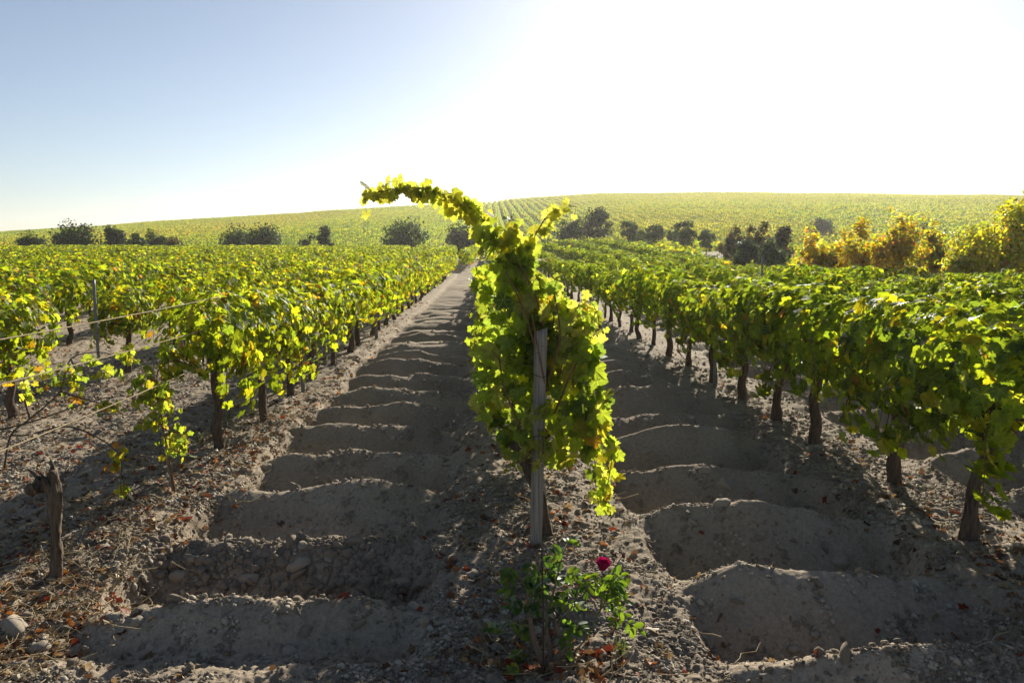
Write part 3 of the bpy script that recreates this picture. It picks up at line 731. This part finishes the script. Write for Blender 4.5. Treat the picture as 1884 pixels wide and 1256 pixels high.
for path, kd in HS:
    P = np.array([loc(*p) for p in path]); seg = np.linalg.norm(np.diff(P, axis=0), axis=1); cum = np.concatenate([[0], np.cumsum(seg)]); Lt = cum[-1]
    n0 = len(P); rad0 = .0065 if kd in ('left', 'mid', 'right') else .004
    TBs.append(tube(P, np.linspace(rad0, .0022, n0), 6, sub=4))
    nl = int(Lt / (.013 if kd == 'left' else .021)) if kd not in ('palebulge', 'lowpale') else int(Lt / .016)
    t = np.clip(np.linspace(.03, 1, nl) + rng.normal(0, .006, nl), .02, 1) * Lt; q = np.column_stack([np.interp(t, cum, P[:, a]) for a in range(3)])
    taper = 1 - (.3 if kd == 'left' else .5) * (t / Lt) ** 2
    base = {'left': .082, 'mid': .092, 'right': .086, 'palebulge': .058, 'hang': .078, 'lowpale': .052, 'side': .08}[kd]
    sz = base * taper * rng.uniform(.72, 1.12, nl)
    off = rng.normal(0, 1, (nl, 3)) * .042 * taper[:, None]; off[:, 2] -= .012
    for a, b in zip(q, q + off): TBs.append(tube([a, b], [.0016, .0012], 3, cap=False))
    c = palette(nl, W_[kd])
    if kd in ('left', 'right'): c = c * (1 - (t / Lt)[:, None] ** 3) + PALE * rng.uniform(.7, 1.1, nl)[:, None] * (t / Lt)[:, None] ** 3
    nrm = np.array([-.25, -.9, .35]) + rng.normal(0, .55, (nl, 3)); tipd = np.array([0, 0, -1.]) + rng.normal(0, .5, (nl, 3)) + off * 8
    LFs.append(leaves(q + off, nrm, tipd, sz, c, LEAF[2]))
body = [(872, 470), (900, 455), (960, 470), (1000, 455), (1008, 500), (1030, 525), (1050, 560), (1085, 560), (1108, 590), (1104, 640), (1100, 690), (1112, 740), (1114, 785), (1098, 800),
        (1112, 835), (1090, 845), (1060, 830), (1035, 855), (1000, 862), (985, 835), (955, 840), (930, 830), (922, 800), (892, 775), (876, 740), (884, 690), (880, 640), (892, 600), (876, 540), (874, 490)]
def inside(x, y, poly):
    c = False; n = len(poly)
    for i in range(n):
        x1, y1 = poly[i]; x2, y2 = poly[i - 1]
        if (y1 > y) != (y2 > y) and x < (x2 - x1) * (y - y1) / (y2 - y1) + x1: c = not c
    return c
pp = []
while len(pp) < 340:
    x, y = rng.uniform(865, 1125), rng.uniform(455, 865)
    if not inside(x, y, body): continue
    if y < 560 and rng.random() < .35: continue
    Y = rng.uniform(5.0, 5.75)
    if 962 < x < 1022 and (590 < y < 718 or y > 838) and Y < 5.28: Y = rng.uniform(5.28, 5.75)
    pp.append(loc(x, y, Y))
pp = np.array(pp); n = len(pp)
nrm = np.array([-.1, -.75, .35]) + rng.normal(0, .65, (n, 3)); tipd = np.array([0, 0, -1.]) + rng.normal(0, .4, (n, 3))
LFs.append(leaves(pp, nrm, tipd, rng.uniform(.06, .105, n), palette(n, (3.2, 6, .6, 1.8, .05, .05, .1)), LEAF[2]))
for k in range(26):
    b = pp[rng.integers(len(pp))]; t0 = rng.uniform(0, 6.28); d = norm(np.array([rng.normal(), rng.normal() * .4, rng.normal() * .6]))
    TBs.append(tube([b + d * .14 * q + np.array([math.cos(t0 + q * 9), 0, math.sin(t0 + q * 9)]) * .014 * q for q in np.linspace(0, 1, 12)], np.linspace(.0018, .0009, 12), 4, cap=False))
for (a_, b_, c_) in (((1005, 720), (990, 640), (975, 560)), ((1020, 760), (1050, 690), (1075, 640)), ((965, 800), (930, 720), (915, 640)), ((985, 640), (960, 560), (930, 500)), ((1010, 700), (1030, 620), (1020, 540)), ((1000, 600), (985, 545), (948, 470))):
    TBs.append(tube([loc(*a_, 5.08), loc(*b_, 5.04), loc(*c_, 5.06)], [.0065, .0058, .0045], 6, .08, 3, 6))
V, T, C, U = cat(LFs)
obj('foliage', mesh_np('foliage', V, T, C, U, [M_HERO]), hv)
obj('shoots', mesh_np('shoots', *join(TBs), mats=[M_CANE], smooth=True), hv)

# the post it is tied to: a sawn stake, slightly leaning, split along one side
def stake(name, label, b, t, wx, wy, m, split=True, group=None, catg='post', seed=0):
    import bmesh
    b = np.array(b); t = np.array(t); th = thing(name, label, catg, tuple(b), 0, group)
    nz = 26; V = []; a = np.random.default_rng(seed)
    prof = [(-1, -1), (-.3, -1.04), (.25, -.98), (1, -1), (1.03, -.2), (.98, .5), (1, 1), (.2, 1.03), (-.5, .98), (-1, 1), (-1.03, .3), (-.98, -.4)]
    for k in range(nz):
        f = k / (nz - 1); c = (t - b) * f + np.array([0, 0, -.10 * (1 - f)])
        for (px, py) in prof:
            j = 1 + .03 * math.sin(k * .7 + px * 3 + seed) + a.normal(0, .008)
            tz = 0 if k < nz - 1 else (.012 * px - .008 * py + a.normal(0, .003))
            V.append(c + np.array([px * wx / 2 * j, py * wy / 2 * j, tz]))
    n = len(prof); Tt = []
    for k in range(nz - 1):
        for j in range(n):
            j2 = (j + 1) % n; Tt += [(k * n + j, k * n + j2, (k + 1) * n + j2), (k * n + j, (k + 1) * n + j2, (k + 1) * n + j)]
    V.append(V[(nz - 1) * n] * .5 + V[(nz - 1) * n + 6] * .5); c = len(V) - 1
    for j in range(n): Tt.append(((nz - 1) * n + j, (nz - 1) * n + (j + 1) % n, c))
    obj('stake' if split else 'rod', mesh_np('stake', np.array(V), np.array(Tt), mats=[m]), th); return th
pb = at(985, 1034, 5.10); pt_ = at(995, 607, 5.10)
pb[2] = gz(pb[0], pb[1])
post = stake('wooden_post', 'weathered grey wooden post standing in front of the tall centre vine', pb, pt_, .078, .07, M_POST)
# wire ties round the post
for (zf, rr) in ((.52, .056), (.80, .055)):
    c = (pt_ - pb) * zf; ring = [c + np.array([math.cos(a) * rr * .95, math.sin(a) * rr * .85, .012 * math.sin(a * 2 + zf * 9)]) for a in np.linspace(0, 2 * math.pi, 17)]
    obj('wire_tie', mesh_np('wire_tie', *tube(ring, [.0022] * 17, 5, cap=False), mats=[M_RUST]), post)

for zf, xo in ((.93, .012), (.90, -.02), (.55, .02)):
    c = (pt_ - pb) * zf; obj('nail', mesh_np('nail', *tube([c + np.array([xo, -.030, 0]), c + np.array([xo, -.046, .003])], [.0028, .004], 6), mats=[M_RUST]), post)
# thin iron rod beside the rose
rb = hit(1000, 1246); rt = at(997, 1008, rb[1])
rod = thing('iron_rod', 'thin dark iron rod upright in the middle of the rose bush', 'rod', tuple(rb))
obj('rod', mesh_np('rod', *tube([(0, 0, -.08), tuple((rt - rb) * .5 + (.002, 0, 0)), tuple(rt - rb)], [.0038, .0038, .0036], 8, .05, 2, 5), mats=[M_RUST], smooth=True), rod)

# ------------------------------------------------------------------ rose bush
ro = hit(1005, 1232); rose = thing('rose_bush', 'small rose bush with one crimson bloom at the foot of the post', 'rose bush', tuple(ro))
Y0 = ro[1]
def rl(px, py, dy=0.0): return at(px, py, Y0 + dy) - ro
wood = [[(1005, 1250, 0), (998, 1215, 0), (985, 1185, -.02), (978, 1160, -.02), (975, 1135, -.03)],
        [(1005, 1245, 0), (1020, 1215, .02), (1036, 1195, .03), (1036, 1180, .03), (1026, 1160, .04), (1022, 1140, .05)],
        [(1005, 1240, 0), (1012, 1205, .05), (1010, 1185, .06), (1003, 1160, .07)]]
WT = [tube([rl(*p) for p in w_], np.linspace(.020, .010, len(w_)), 8, .3, k, 4) for k, w_ in enumerate(wood)]
obj('wood', mesh_np('wood', *join(WT), mats=[M_ROSEWOOD], smooth=True), rose)
stems = [[(1030, 1215, .03), (1055, 1200, .02), (1080, 1170, 0), (1100, 1130, -.02), (1118, 1095, -.03), (1125, 1060, -.03), (1140, 1030, -.02), (1147, 1022, -.02)],
         [(1022, 1140, .05), (1015, 1110, .05), (1025, 1060, .04), (1035, 1020, .05), (1045, 1000, .05)],
         [(975, 1135, -.03), (972, 1100, -.03), (965, 1075, -.02), (950, 1055, -.01)],
         [(1003, 1160, .07), (1007, 1120, .06), (1000, 1070, .05), (990, 1035, .03), (985, 1020, .02)],
         [(975, 1150, -.03), (960, 1150, -.05), (940, 1145, -.06), (920, 1160, -.07)],
         [(1003, 1165, .02), (1010, 1120, 0), (1020, 1080, -.02), (1028, 1045, -.03)],
         [(1022, 1150, .05), (1050, 1120, .05), (1065, 1080, .05), (1055, 1045, .05)],
         [(1105, 1120, -.02), (1108, 1085, -.03), (1108, 1050, -.04)], [(1110, 1110, -.02), (1140, 1105, -.04), (1155, 1110, -.05)]]
SV = [tube([rl(*p) for p in s_], np.linspace(.0055, .0026, len(s_)), 6, sub=4) for s_ in stems]
obj('stems', mesh_np('stems', *join(SV), mats=[M_STEM], smooth=True), rose)
RL = []; RT = []
def spray(c, n=5, s=.030, w_=(3, 5, 0, 0, 0, 0, 0), droop=.5, nn=None):
    """one compound leaf: a short rachis with leaflets in pairs and one at the end"""
    a = rng.uniform(0, 6.28); d = np.array([math.cos(a), math.sin(a) * .7, -droop * rng.uniform(.2, 1.2)]); d /= np.linalg.norm(d)
    nr_ = norm(np.array([rng.normal(0, .35), -.5 + rng.normal(0, .35), .8])); sd = norm(np.cross(d, nr_))
    L_ = s * 3.2; pos, tips = [], []
    for t, sg in ((.35, -1), (.35, 1), (.7, -1), (.7, 1), (1.0, 0)):
        pos.append(c + d * L_ * t); tips.append(d * (.6 if sg else 1) + sd * sg * .9)
    k = len(pos); RT.append(tube([c, c + d * L_], [.0014, .001], 3, cap=False))
    RL.append(leaves(np.array(pos), np.repeat(nr_[None], k, 0) + rng.normal(0, .2, (k, 3)), np.array(tips), np.full(k, s) * rng.uniform(.75, 1.1, k), palette(k, w_), OVAL))
RG = (2.0, 5, .25, 0, 0, 0, .5); DK = (5, 1.5, .1, 0, 0, .15, 3)
for (px, py, dy, n, w_) in [(1085, 1065, -.03, 4, RG), (1110, 1062, -.04, 4, RG), (1135, 1058, -.03, 5, RG), (1150, 1078, -.05, 4, RG), (1098, 1085, -.02, 4, RG), (1122, 1085, -.05, 4, RG), (1140, 1095, -.03, 3, RG),
                       (1125, 1120, -.04, 4, RG), (1145, 1130, -.05, 3, RG), (1110, 1100, .0, 3, RG),
                       (1045, 1105, .04, 4, RG), (1050, 1080, .04, 3, DK), (1055, 1140, .03, 4, DK), (1040, 1160, .02, 3, DK), (1030, 1060, .03, 3, RG),
                       (985, 1055, .0, 4, DK), (975, 1085, -.02, 4, DK), (960, 1070, -.03, 4, DK), (1010, 1045, .03, 4, DK), (990, 1030, .02, 3, DK), (975, 1110, -.02, 3, DK), (955, 1100, -.04, 3, DK),
                       (935, 1150, -.06, 3, DK), (950, 1155, -.05, 3, RG), (922, 1160, -.07, 2, RG), (1045, 1005, .05, 3, DK), (1035, 1020, .05, 2, DK), (1005, 1085, .05, 3, RG), (945, 1045, -.01, 2, DK), (955, 1205, -.08, 2, RG)]:
    for _ in range(max(2, n - 1)): spray(rl(px + rng.normal(0, 5), py + rng.normal(0, 5), dy + rng.normal(0, .02)), s=rng.uniform(.020, .028), w_=w_)
V, T, C, U = cat(RL); obj('foliage', mesh_np('foliage', V, T, C, U, [leaf_mat('rose_leaf', trans=.5, tmul=(2.9, 3.2, 1.0), gloss=.025, rough=.55, veins=False)]), rose)
obj('leaf_stalks', mesh_np('leaf_stalks', *join(RT), mats=[M_STEM]), rose)
# bloom: overlapping cupped petals in rings
PV = []
for ring, (npet, tilt, rr, hgt) in enumerate([(5, .15, .010, .026), (5, .35, .017, .027), (6, .6, .022, .025), (6, 1.0, .026, .021)]):
    for k in range(npet):
        a = k / npet * 6.283 + ring * .6; g = 6; V = []
        for i_ in range(g):
            for j_ in range(g):
                v = i_ / (g - 1); u_ = (j_ / (g - 1) - .5) * 2; wd = math.sin(min(1, v * 1.15 + .12) * math.pi * .62) * .017
                rad = rr * (.35 + .65 * math.sin(v * 1.5)) + tilt * .012 * v ** 2 + .002 * math.sin(u_ * 6 + k)
                an = a + u_ * wd / max(rr, .012); V.append((math.cos(an) * rad, math.sin(an) * rad, v * hgt * (1.05 - .12 * u_ * u_) - tilt * .004 * v ** 3))
        Tt = []
        for i_ in range(g - 1):
            for j_ in range(g - 1):
                q = i_ * g + j_; Tt += [(q, q + 1, q + g + 1), (q, q + g + 1, q + g)]
        PV.append((np.array(V), np.array(Tt)))
V, T = join(PV); V = V * np.array([1.1, 1.1, 2.3])
pm = leaf_mat('rose_petal', trans=.4, tmul=(1.6, 1.0, 1.3), veins=False)
bl = obj('bloom', mesh_np('bloom', V, T, np.tile(np.array([.30, .010, .075]), (len(V), 1)), np.zeros((len(V), 2)), [pm], smooth=True), rose)
bl.location = tuple(rl(1108, 1049, -.04)); bl.rotation_euler = (-.25, .2, 0)
n = 5; sp = leaves(np.zeros((n, 3)) + [0, 0, .004], np.array([[math.cos(a) * .8, math.sin(a) * .8, -.6] for a in np.arange(n) * 1.256]), np.array([[math.cos(a), math.sin(a), .7] for a in np.arange(n) * 1.256]), np.full(n, .016), palette(n, (1, 1, 0, 0, 0, 0, 0)), SLIM)
obj('sepals', mesh_np('sepals', sp[0], sp[1], sp[2], sp[3], [M_TREE]), bl)
bd = obj('bud', rock(3, 2, 1.4, .1, rough_mat('withered_bud', (.09, .02, .015), (.16, .05, .03))), rose); bd.location = tuple(rl(1147, 1022, -.02)); bd.scale = (.008, .008, .009)

# ------------------------------------------------------------------ left gap: dead stump, sapling, wires, shoots
sb = hit(100, 1066); st = thing('vine_stump', 'dead gnarled vine stump with a broken head at the left front', 'vine stump', tuple(sb))
YS = sb[1]
def sl_(px, py, dy=0): return at(px, py, YS + dy) - sb
parts_ = [tube([sl_(103, 1090), sl_(104, 1040), sl_(102, 1000), sl_(101, 950), sl_(100, 905), sl_(96, 868)], [.044, .035, .030, .029, .034, .024], 14, .45, 9, 9),
          tube([sl_(100, 900), sl_(88, 885, .02), sl_(72, 888, .03), (sl_(58, 900, .02)), sl_(48, 905, 0)], [.030, .042, .044, .036, .018], 12, .6, 3, 6),
          tube([sl_(90, 880, .03), sl_(97, 862, .05), sl_(93, 845, .06)], [.02, .016, .005], 6, .3, 4, 3), tube([sl_(75, 885, .03), sl_(62, 870, .08), sl_(50, 862, .12)], [.018, .012, .004], 6, .3, 5, 3)]
obj('trunk', mesh_np('trunk', *join(parts_), mats=[M_DEAD], smooth=True), st)
vb = hit(318, 905); sa = thing('young_vine', 'thin young vine with small lime leaves tied to a stick, left of the aisle', 'young vine', tuple(vb)); YV = vb[1]
def vl(px, py, dy=0): return at(px, py, YV + dy) - vb
obj('stick', mesh_np('stick', *tube([vl(320, 915, .02), vl(305, 830, .02), vl(292, 750, .02), vl(282, 678, .02)], [.009, .008, .008, .007], 6, .1, 3, 3), mats=[M_POST]), sa)
stp = [[(322, 905, 0), (312, 850, 0), (303, 800, 0), (296, 760, 0), (285, 715, 0), (272, 690, 0)], [(303, 800, 0), (325, 795, -.03), (340, 815, -.04)], [(300, 780, 0), (275, 778, .03), (255, 770, .03)]]
obj('stem', mesh_np('stem', *join([tube([vl(*p) for p in s_], np.linspace(.009, .003, len(s_)), 6, .1, 2, 3) for s_ in stp]), mats=[M_CANE]), sa)
def leafpuff(L, f, n, sx, sy, w_, s=(.028, .044)):
    q = np.array([f(L[0] + rng.normal(0, sx), L[1] + rng.normal(0, sy), rng.normal(0, .05)) for _ in range(n)])
    return leaves(q, np.array([-.1, -.7, .4]) + rng.normal(0, .6, (n, 3)), np.array([0, 0, -1.]) + rng.normal(0, .5, (n, 3)), rng.uniform(*s, n), palette(n, w_), LEAF[2])
YG = (1, 5, 2.2, .8, .3, 0, 0)
L_ = [leafpuff((275, 715), vl, 34, 13, 15, YG, (.038, .058)), leafpuff((300, 760), vl, 22, 9, 18, YG, (.03, .045)), leafpuff((325, 812), vl, 52, 15, 15, YG, (.03, .045)), leafpuff((280, 782), vl, 22, 17, 6, YG, (.028, .04)), leafpuff((300, 740), vl, 14, 14, 8, YG)]
V, T, C, U = cat(L_); obj('foliage', mesh_np('foliage', V, T, C, U, [M_HERO]), sa)

# straggling shoots hanging in the gap (one old vine's canes trained along the wire)
gb = np.array([-2.62, 6.0, gz(-2.62, 6.0)]); gv = thing('straggling_vine', 'sparse straggling vine canes with yellow tips above the dead stump', 'grape vine', tuple(gb))
def gl_(px, py, dy=0): return at(px, py, 6.0 + dy) - gb
cn = [[(8, 860, .1), (20, 800, .05), (55, 770, 0), (110, 720, 0), (130, 660, 0), (185, 648, 0), (225, 660, -.05), (235, 650, -.05)], [(20, 800, .05), (50, 800, .1), (130, 785, .1), (215, 830, -.1), (222, 890, -.1), (222, 905, -.1)],
      [(55, 770, 0), (40, 720, .1), (30, 710, .1)], [(110, 720, 0), (160, 735, 0), (200, 745, 0)], [(130, 660, 0), (150, 690, 0), (200, 685, 0)], [(0, 790, 0), (60, 775, 0), (180, 735, 0), (245, 728, .1)]]
obj('canes', mesh_np('canes', *join([tube([gl_(*p) for p in s_], np.linspace(.008, .003, len(s_)), 6, .15, k, 4) for k, s_ in enumerate(cn)]), mats=[M_DEAD]), gv)
L_ = [leafpuff(c, gl_, n_, a, b, w_) for c, n_, a, b, w_ in [((52, 722), 16, 9, 9, YG), ((130, 695), 30, 16, 14, YG), ((165, 665), 10, 12, 6, YG), ((200, 685), 16, 12, 6, YG), ((232, 650), 14, 8, 9, YG), ((238, 662), 14, 10, 7, YG),
      ((195, 748), 22, 14, 7, (1, 4, 3, .5, 1, .2, 0)), ((140, 735), 12, 10, 6, (1, 3, 3, 0, 2, .2, 0)), ((215, 850), 20, 8, 14, (1, 3, 3, .5, 2, .5, 0)), ((222, 903), 9, 5, 5, YG), ((85, 700), 12, 14, 8, YG), ((60, 690), 14, 20, 10, YG)]]
V, T, C, U = cat(L_); obj('foliage', mesh_np('foliage', V, T, C, U, [M_HERO]), gv)

# trellis wires of the left row, held on two steel posts
def wire(label, h, y0, y1, xk, sag=.03, r=.004, m=M_STRAW, hs=0):
    n = 14; P = []
    for k in range(n):
        f = k / (n - 1); y = y0 + (y1 - y0) * f; P.append((xk, y, h + hs * f - sag * 4 * f * (1 - f)))
    o = obj('trellis_wire', mesh_np('trellis_wire', *tube(P, [r] * n, 6), mats=[m], smooth=True)); tag(o, label, 'wire', 'trellis wires'); return o
wire('top trellis wire crossing the gap at the left edge', 1.56, 1.2, 7.7, -2.56, hs=-.05)
wire('middle trellis wire just under the top one at the left', 1.36, 1.2, 7.7, -2.56, hs=-.12)
wire('lowest slack trellis wire across the gap near the ground', .98, 1.2, 7.4, -2.56, hs=-.05)
def steel_post(label, x, y, h, w_=.035):
    b = np.array([x, y, gz(x, y)]); return stake('steel_post', label, b, b + np.array([0, 0, h]), w_, w_ * .6, M_STEEL, split=False, group='trellis posts', seed=abs(int(x * 7)))
steel_post('grey steel post standing in the gap at the left', *(lambda p: (p[0], p[1]))(at(183, 690, 11.5)), 1.46)
steel_post('grey stake beside the third trunk of the left row', *(lambda p: (p[0], p[1]))(at(558, 720, 10.7)), 1.0, .05)
steel_post('pale stake leaning by the sixth trunk of the left row', *(lambda p: (p[0], p[1]))(at(693, 625, 16.8)), 1.1, .06)
steel_post('thin post poking out above the right rows', *(lambda p: (p[0], p[1]))(at(1402, 500, 21.0)), 1.85, .05)
steel_post('thin pale green post under the right row', *(lambda p: (p[0], p[1]))(at(1314, 720, 11.0)), 1.2, .04)

# ------------------------------------------------------------------ bushes and trees
def tree(name, label, px, ptop, pbase, wpx, Y, w_, leaf=.12, nleaf=2600, clumps=26, group=None, trunk_h=.15, slim=False, m=None, gap=.32, cat_='tree', seed=0, multi=1, zb=None, up=.0, depth=.8, cl_=1.0):
    a = np.random.default_rng(seed + int(px)); c = at(px, pbase, Y); zg = gz(c[0], c[1]) if zb is None else zb
    top = at(px, ptop, Y)[2]; Hh = max(.8, top - zg); W = wpx / F * Y
    o = thing(name, label, cat_, (c[0], c[1], zg), 0, group)
    cz0 = Hh * trunk_h; rx_, rz2 = W / 2, (Hh * 1.04 - cz0) / 2; cc = np.array([0, 0, cz0 + rz2])
    cl = norm(a.normal(0, 1, (clumps, 3))) * (a.random((clumps, 1)) ** .45) * np.array([rx_, rx_ * depth, rz2]) * .86 + cc
    cs = a.uniform(.16, .34, clumps) * min(rx_, rz2) * 1.25 * cl_
    ci = a.integers(0, clumps, nleaf); rr = a.random(nleaf) ** .5
    pos = cl[ci] + norm(a.normal(0, 1, (nleaf, 3))) * (rr * cs[ci])[:, None] * np.array([1.1, 1.1, .9 + up])
    pos[:, 2] = np.maximum(pos[:, 2], .05)
    nrm = norm(pos - cc) + a.normal(0, .6, (nleaf, 3)) + np.array([0, 0, .4]); tip = a.normal(0, .8, (nleaf, 3)) + np.array([0, 0, -.4])
    cb = palette(nleaf, w_); cb *= (.8 + .45 * a.random(clumps))[ci][:, None]
    V, T, C, U = leaves(pos, nrm, tip, leaf * a.uniform(.6, 1.3, nleaf), cb, SLIM if slim else LEAF[0] if leaf > .1 else OVAL)
    obj('crown', mesh_np('crown', V, T, C, U, [m or M_TREE]), o)
    tb = []
    for k in range(multi):
        bx = np.array([a.normal(0, .12 * rx_ if multi > 1 else 0), a.normal(0, .1 * rx_ if multi > 1 else 0), -.2]); r0 = max(.03, Hh * .018) / (1 if multi == 1 else 1.6)
        mid = np.array([a.normal(0, .1) * rx_ + bx[0], 0, cz0 + rz2 * .5]); tb.append(tube([bx, bx * .6 + mid * .4 + (0, 0, 0), mid], [r0 * 1.4, r0, r0 * .8], 7, .1, k, 3))
        for q in range(7 if multi == 1 else 4):
            e = cl[a.integers(clumps)]; tb.append(tube([mid * .8 + bx * .2, (mid + e) / 2 + a.normal(0, .06, 3) * rx_, e], [r0 * .6, r0 * .35, r0 * .12], 5, .1, q, 3))
    obj('trunk', mesh_np('trunk', *join(tb), mats=[M_WOOD], smooth=True), o); return o
DG = (2.2, .3, 0, 0, 0, .1, 4); MG = (4, 2, .2, 0, 0, .1, 2); AU = (.5, 2.2, 5.0, .6, 1.7, .4, .05); YT = (.8, 4, 5, .6, .3, .1, .0); PU = (1.2, .2, .1, 0, .4, 2.0, 3); BL = (1, .1, 0, 0, 0, .2, 6)
gL = 'bushes in the hollow beyond the left field'
for i_, (px, t_, b_, w2, W2, lb) in enumerate([
  (140, 411, 450, 88, DG, 'large dark green bush beyond the field, far left below the hill'), (212, 412, 450, 42, DG, 'narrow dark bush right of the large far left bush'),
  (285, 424, 450, 46, MG, 'low mid green bush between the dark bushes on the left'), (250, 430, 452, 40, MG, 'lower pale green bush beside the narrow dark bush'),
  (325, 436, 452, 36, PU, 'low brownish bush right of the mid green bush'), (430, 418, 450, 66, DG, 'left half of the paired dark bushes in front of the hill'),
  (485, 418, 450, 70, DG, 'right half of the paired dark bushes in front of the hill'), (599, 420, 448, 28, DG, 'small pointed dark bush alone below the hill'),
  (568, 430, 450, 26, MG, 'small low bush left of the pointed dark bush'), (742, 409, 452, 96, DG, 'rounded dark bush left of the arching vine shoot'),
  (848, 402, 456, 56, DG, 'dark bush partly hidden by the tall centre vine'), (60, 428, 452, 50, MG, 'faint green bush at the far left edge')]):
    tree('dark_bush', lb, px, t_, b_, w2, 112 + (i_ % 3) * 3, W2, leaf=.17, nleaf=4200, clumps=30, cl_=1.7, group=gL, cat_='bush', trunk_h=.02, multi=2)
tree('broadleaf_tree', 'bluish dark tree with ragged crown right of the tall vine', 1096, 382, 448, 64, 108, BL, leaf=.16, nleaf=2600, clumps=30, seed=3)
tree('dark_bush', 'dark bush left of the bluish ragged tree', 1050, 398, 446, 56, 106, BL, leaf=.16, nleaf=2200, seed=4, cat_='bush', trunk_h=.03)
gO = 'small orchard trees beyond the right field'
for i_, (px, t_, w2, Y_, W2, lb) in enumerate([
  (1155, 402, 46, 98, MG, 'first small orchard tree right of the bluish tree'), (1205, 410, 44, 96, MG, 'second small orchard tree, standing on bare soil'),
  (1262, 404, 50, 84, DG, 'dark orchard tree with visible trunk beyond the right rows'), (1300, 424, 38, 84, MG, 'short rounded orchard tree right of the dark one'), (1180, 420, 32, 104, MG, 'tiny tree between the first two orchard trees'),
  (1240, 418, 32, 100, MG, 'small pale tree just left of the dark orchard tree'), (1345, 415, 52, 60, PU, 'brownish thin shrub at the left of the dark thicket'), (1395, 405, 60, 56, PU, 'tall purple brown shrub in the middle of the dark thicket'),
  (1440, 408, 50, 54, PU, 'purple brown shrub at the right of the dark thicket'), (1370, 435, 50, 50, DG, 'low dark shrub at the foot of the thicket'), (1420, 440, 60, 48, MG, 'low green shrub in front of the thicket')]):
    tree('orchard_tree' if i_ < 6 else 'wild_shrub', lb, px, t_, 462, w2 * .95, Y_, W2, leaf=.13 if i_ < 6 else .10, nleaf=1700 if i_ < 6 else 2600, clumps=22, group=gO if i_ < 6 else 'shrubs of the thicket right of centre', trunk_h=.18 if i_ < 6 else .04, multi=1 if i_ < 6 else 3, seed=i_, cat_='tree' if i_ < 6 else 'shrub', up=0 if i_ < 6 else .5)
tree('dark_bush', 'lone round dark bush on the slope above the orange shrubs', 1513, 395, 425, 50, 150, DG, leaf=.18, nleaf=2200, cat_='bush', trunk_h=.02, multi=2)
tree('dark_bush', 'dark bush on the slope behind the yellow tree', 1700, 410, 440, 46, 120, DG, leaf=.16, nleaf=1800, cat_='bush', trunk_h=.02, multi=2)
gA = 'autumn shrubs behind the right rows'
for i_, (px, t_, w2, Y_, W2, lb) in enumerate([
  (1512, 408, 95, 30, AU, 'first orange autumn shrub from the left'), (1585, 402, 95, 31, AU, 'second orange autumn shrub, slightly taller'), (1655, 392, 105, 31, AU, 'tallest orange autumn shrub behind the right rows'),
  (1722, 414, 85, 33, (1.5, 3, 3, .3, 1.4, .5, .3), 'yellow green shrub between the orange shrubs and the yellow tree')]):
    tree('autumn_shrub', lb, px, t_, 490, w2, Y_, W2, leaf=.085, nleaf=2600, clumps=40, m=M_AUT, group=gA, trunk_h=.05, multi=4, seed=i_, cat_='shrub', up=.5, slim=False)
tree('yellow_tree', 'bushy tree with yellow leaves at the right edge of the photo', 1850, 372, 500, 190, 27, YT, leaf=.085, nleaf=5600, clumps=75, m=M_AUT, trunk_h=.04, multi=4, up=.3)
tree('yellow_tree', 'smaller yellow bush left of the tall yellow tree', 1775, 430, 500, 90, 28, YT, leaf=.08, nleaf=2600, clumps=30, m=M_AUT, trunk_h=.04, multi=3, up=.3, cat_='bush')

# ------------------------------------------------------------------ weeds
def weed(px, py, hpx, label, w_):
    p = hit(px, py)
    if p is None: return
    o = thing('weed', label, 'weed', tuple(p), 0, 'weeds on the vine strip'); h = hpx / F * p[1]; Ls = []; Ts = []
    for s in range(4):
        P = shoot_path((0, 0, -.01), (rng.normal(0, .2), rng.normal(0, .2), 1), h * rng.uniform(.6, 1), 6, .05, .15); Ts.append(tube(P, np.linspace(.003, .001, 7), 4, cap=False))
        n = 16; t = rng.uniform(.15, 1, n) * 6; i0 = np.minimum(t.astype(int), 5); f = (t - i0)[:, None]; q = P[i0] * (1 - f) + P[i0 + 1] * f
        Ls.append(leaves(q, rng.normal(0, 1, (n, 3)) + [0, -.5, .3], rng.normal(0, .8, (n, 3)) + [0, 0, .8], rng.uniform(.010, .02, n), palette(n, w_), SLIM))
    V, T, C, U = cat(Ls); obj('foliage', mesh_np('foliage', V, T, C, U, [M_TREE]), o); obj('stem', mesh_np('stem', *join(Ts), mats=[M_STEM]), o)
weed(416, 782, 58, 'upright green weed against the first trunk of the left row', (1, 4, 1, 2, 0, 0, 0))
weed(463, 765, 30, 'small pale weed between the first two left trunks', (1, 3, 1, 3, 0, 0, 0))
weed(368, 820, 30, 'low pale weed left of the first left trunk', (1, 3, 1, 3, 0, 0, 0))
weed(1142, 1205, 40, 'tiny green weed on the soil lump right of the rose', (1, 4, 1, 2, 0, 0, 0))
weed(955, 1222, 30, 'little green seedling left of the rose roots', (1, 4, 1, 1, 0, 0, 0))

# ------------------------------------------------------------------ the air
hz_ = mesh_np('haze', np.array([(x, y, z) for z in (-70, 48) for x, y in ((-1500, -80), (1500, -80), (1500, 1500), (-1500, 1500))]),
              np.array([(0, 3, 2, 1), (4, 5, 6, 7), (0, 1, 5, 4), (1, 2, 6, 5), (2, 3, 7, 6), (3, 0, 4, 7)]))
m, n, o = mat('haze_air'); v = N(n, 'ShaderNodeVolumePrincipled'); v.inputs['Density'].default_value = .00024; v.inputs['Anisotropy'].default_value = .55
v.inputs['Color'].default_value = (.97, .95, .92, 1); n.links.new(v.outputs[0], o.inputs['Volume']); hz_.materials.append(m)
tag(obj('haze', hz_), 'thin bright evening haze over the hill', 'haze', kind='stuff')
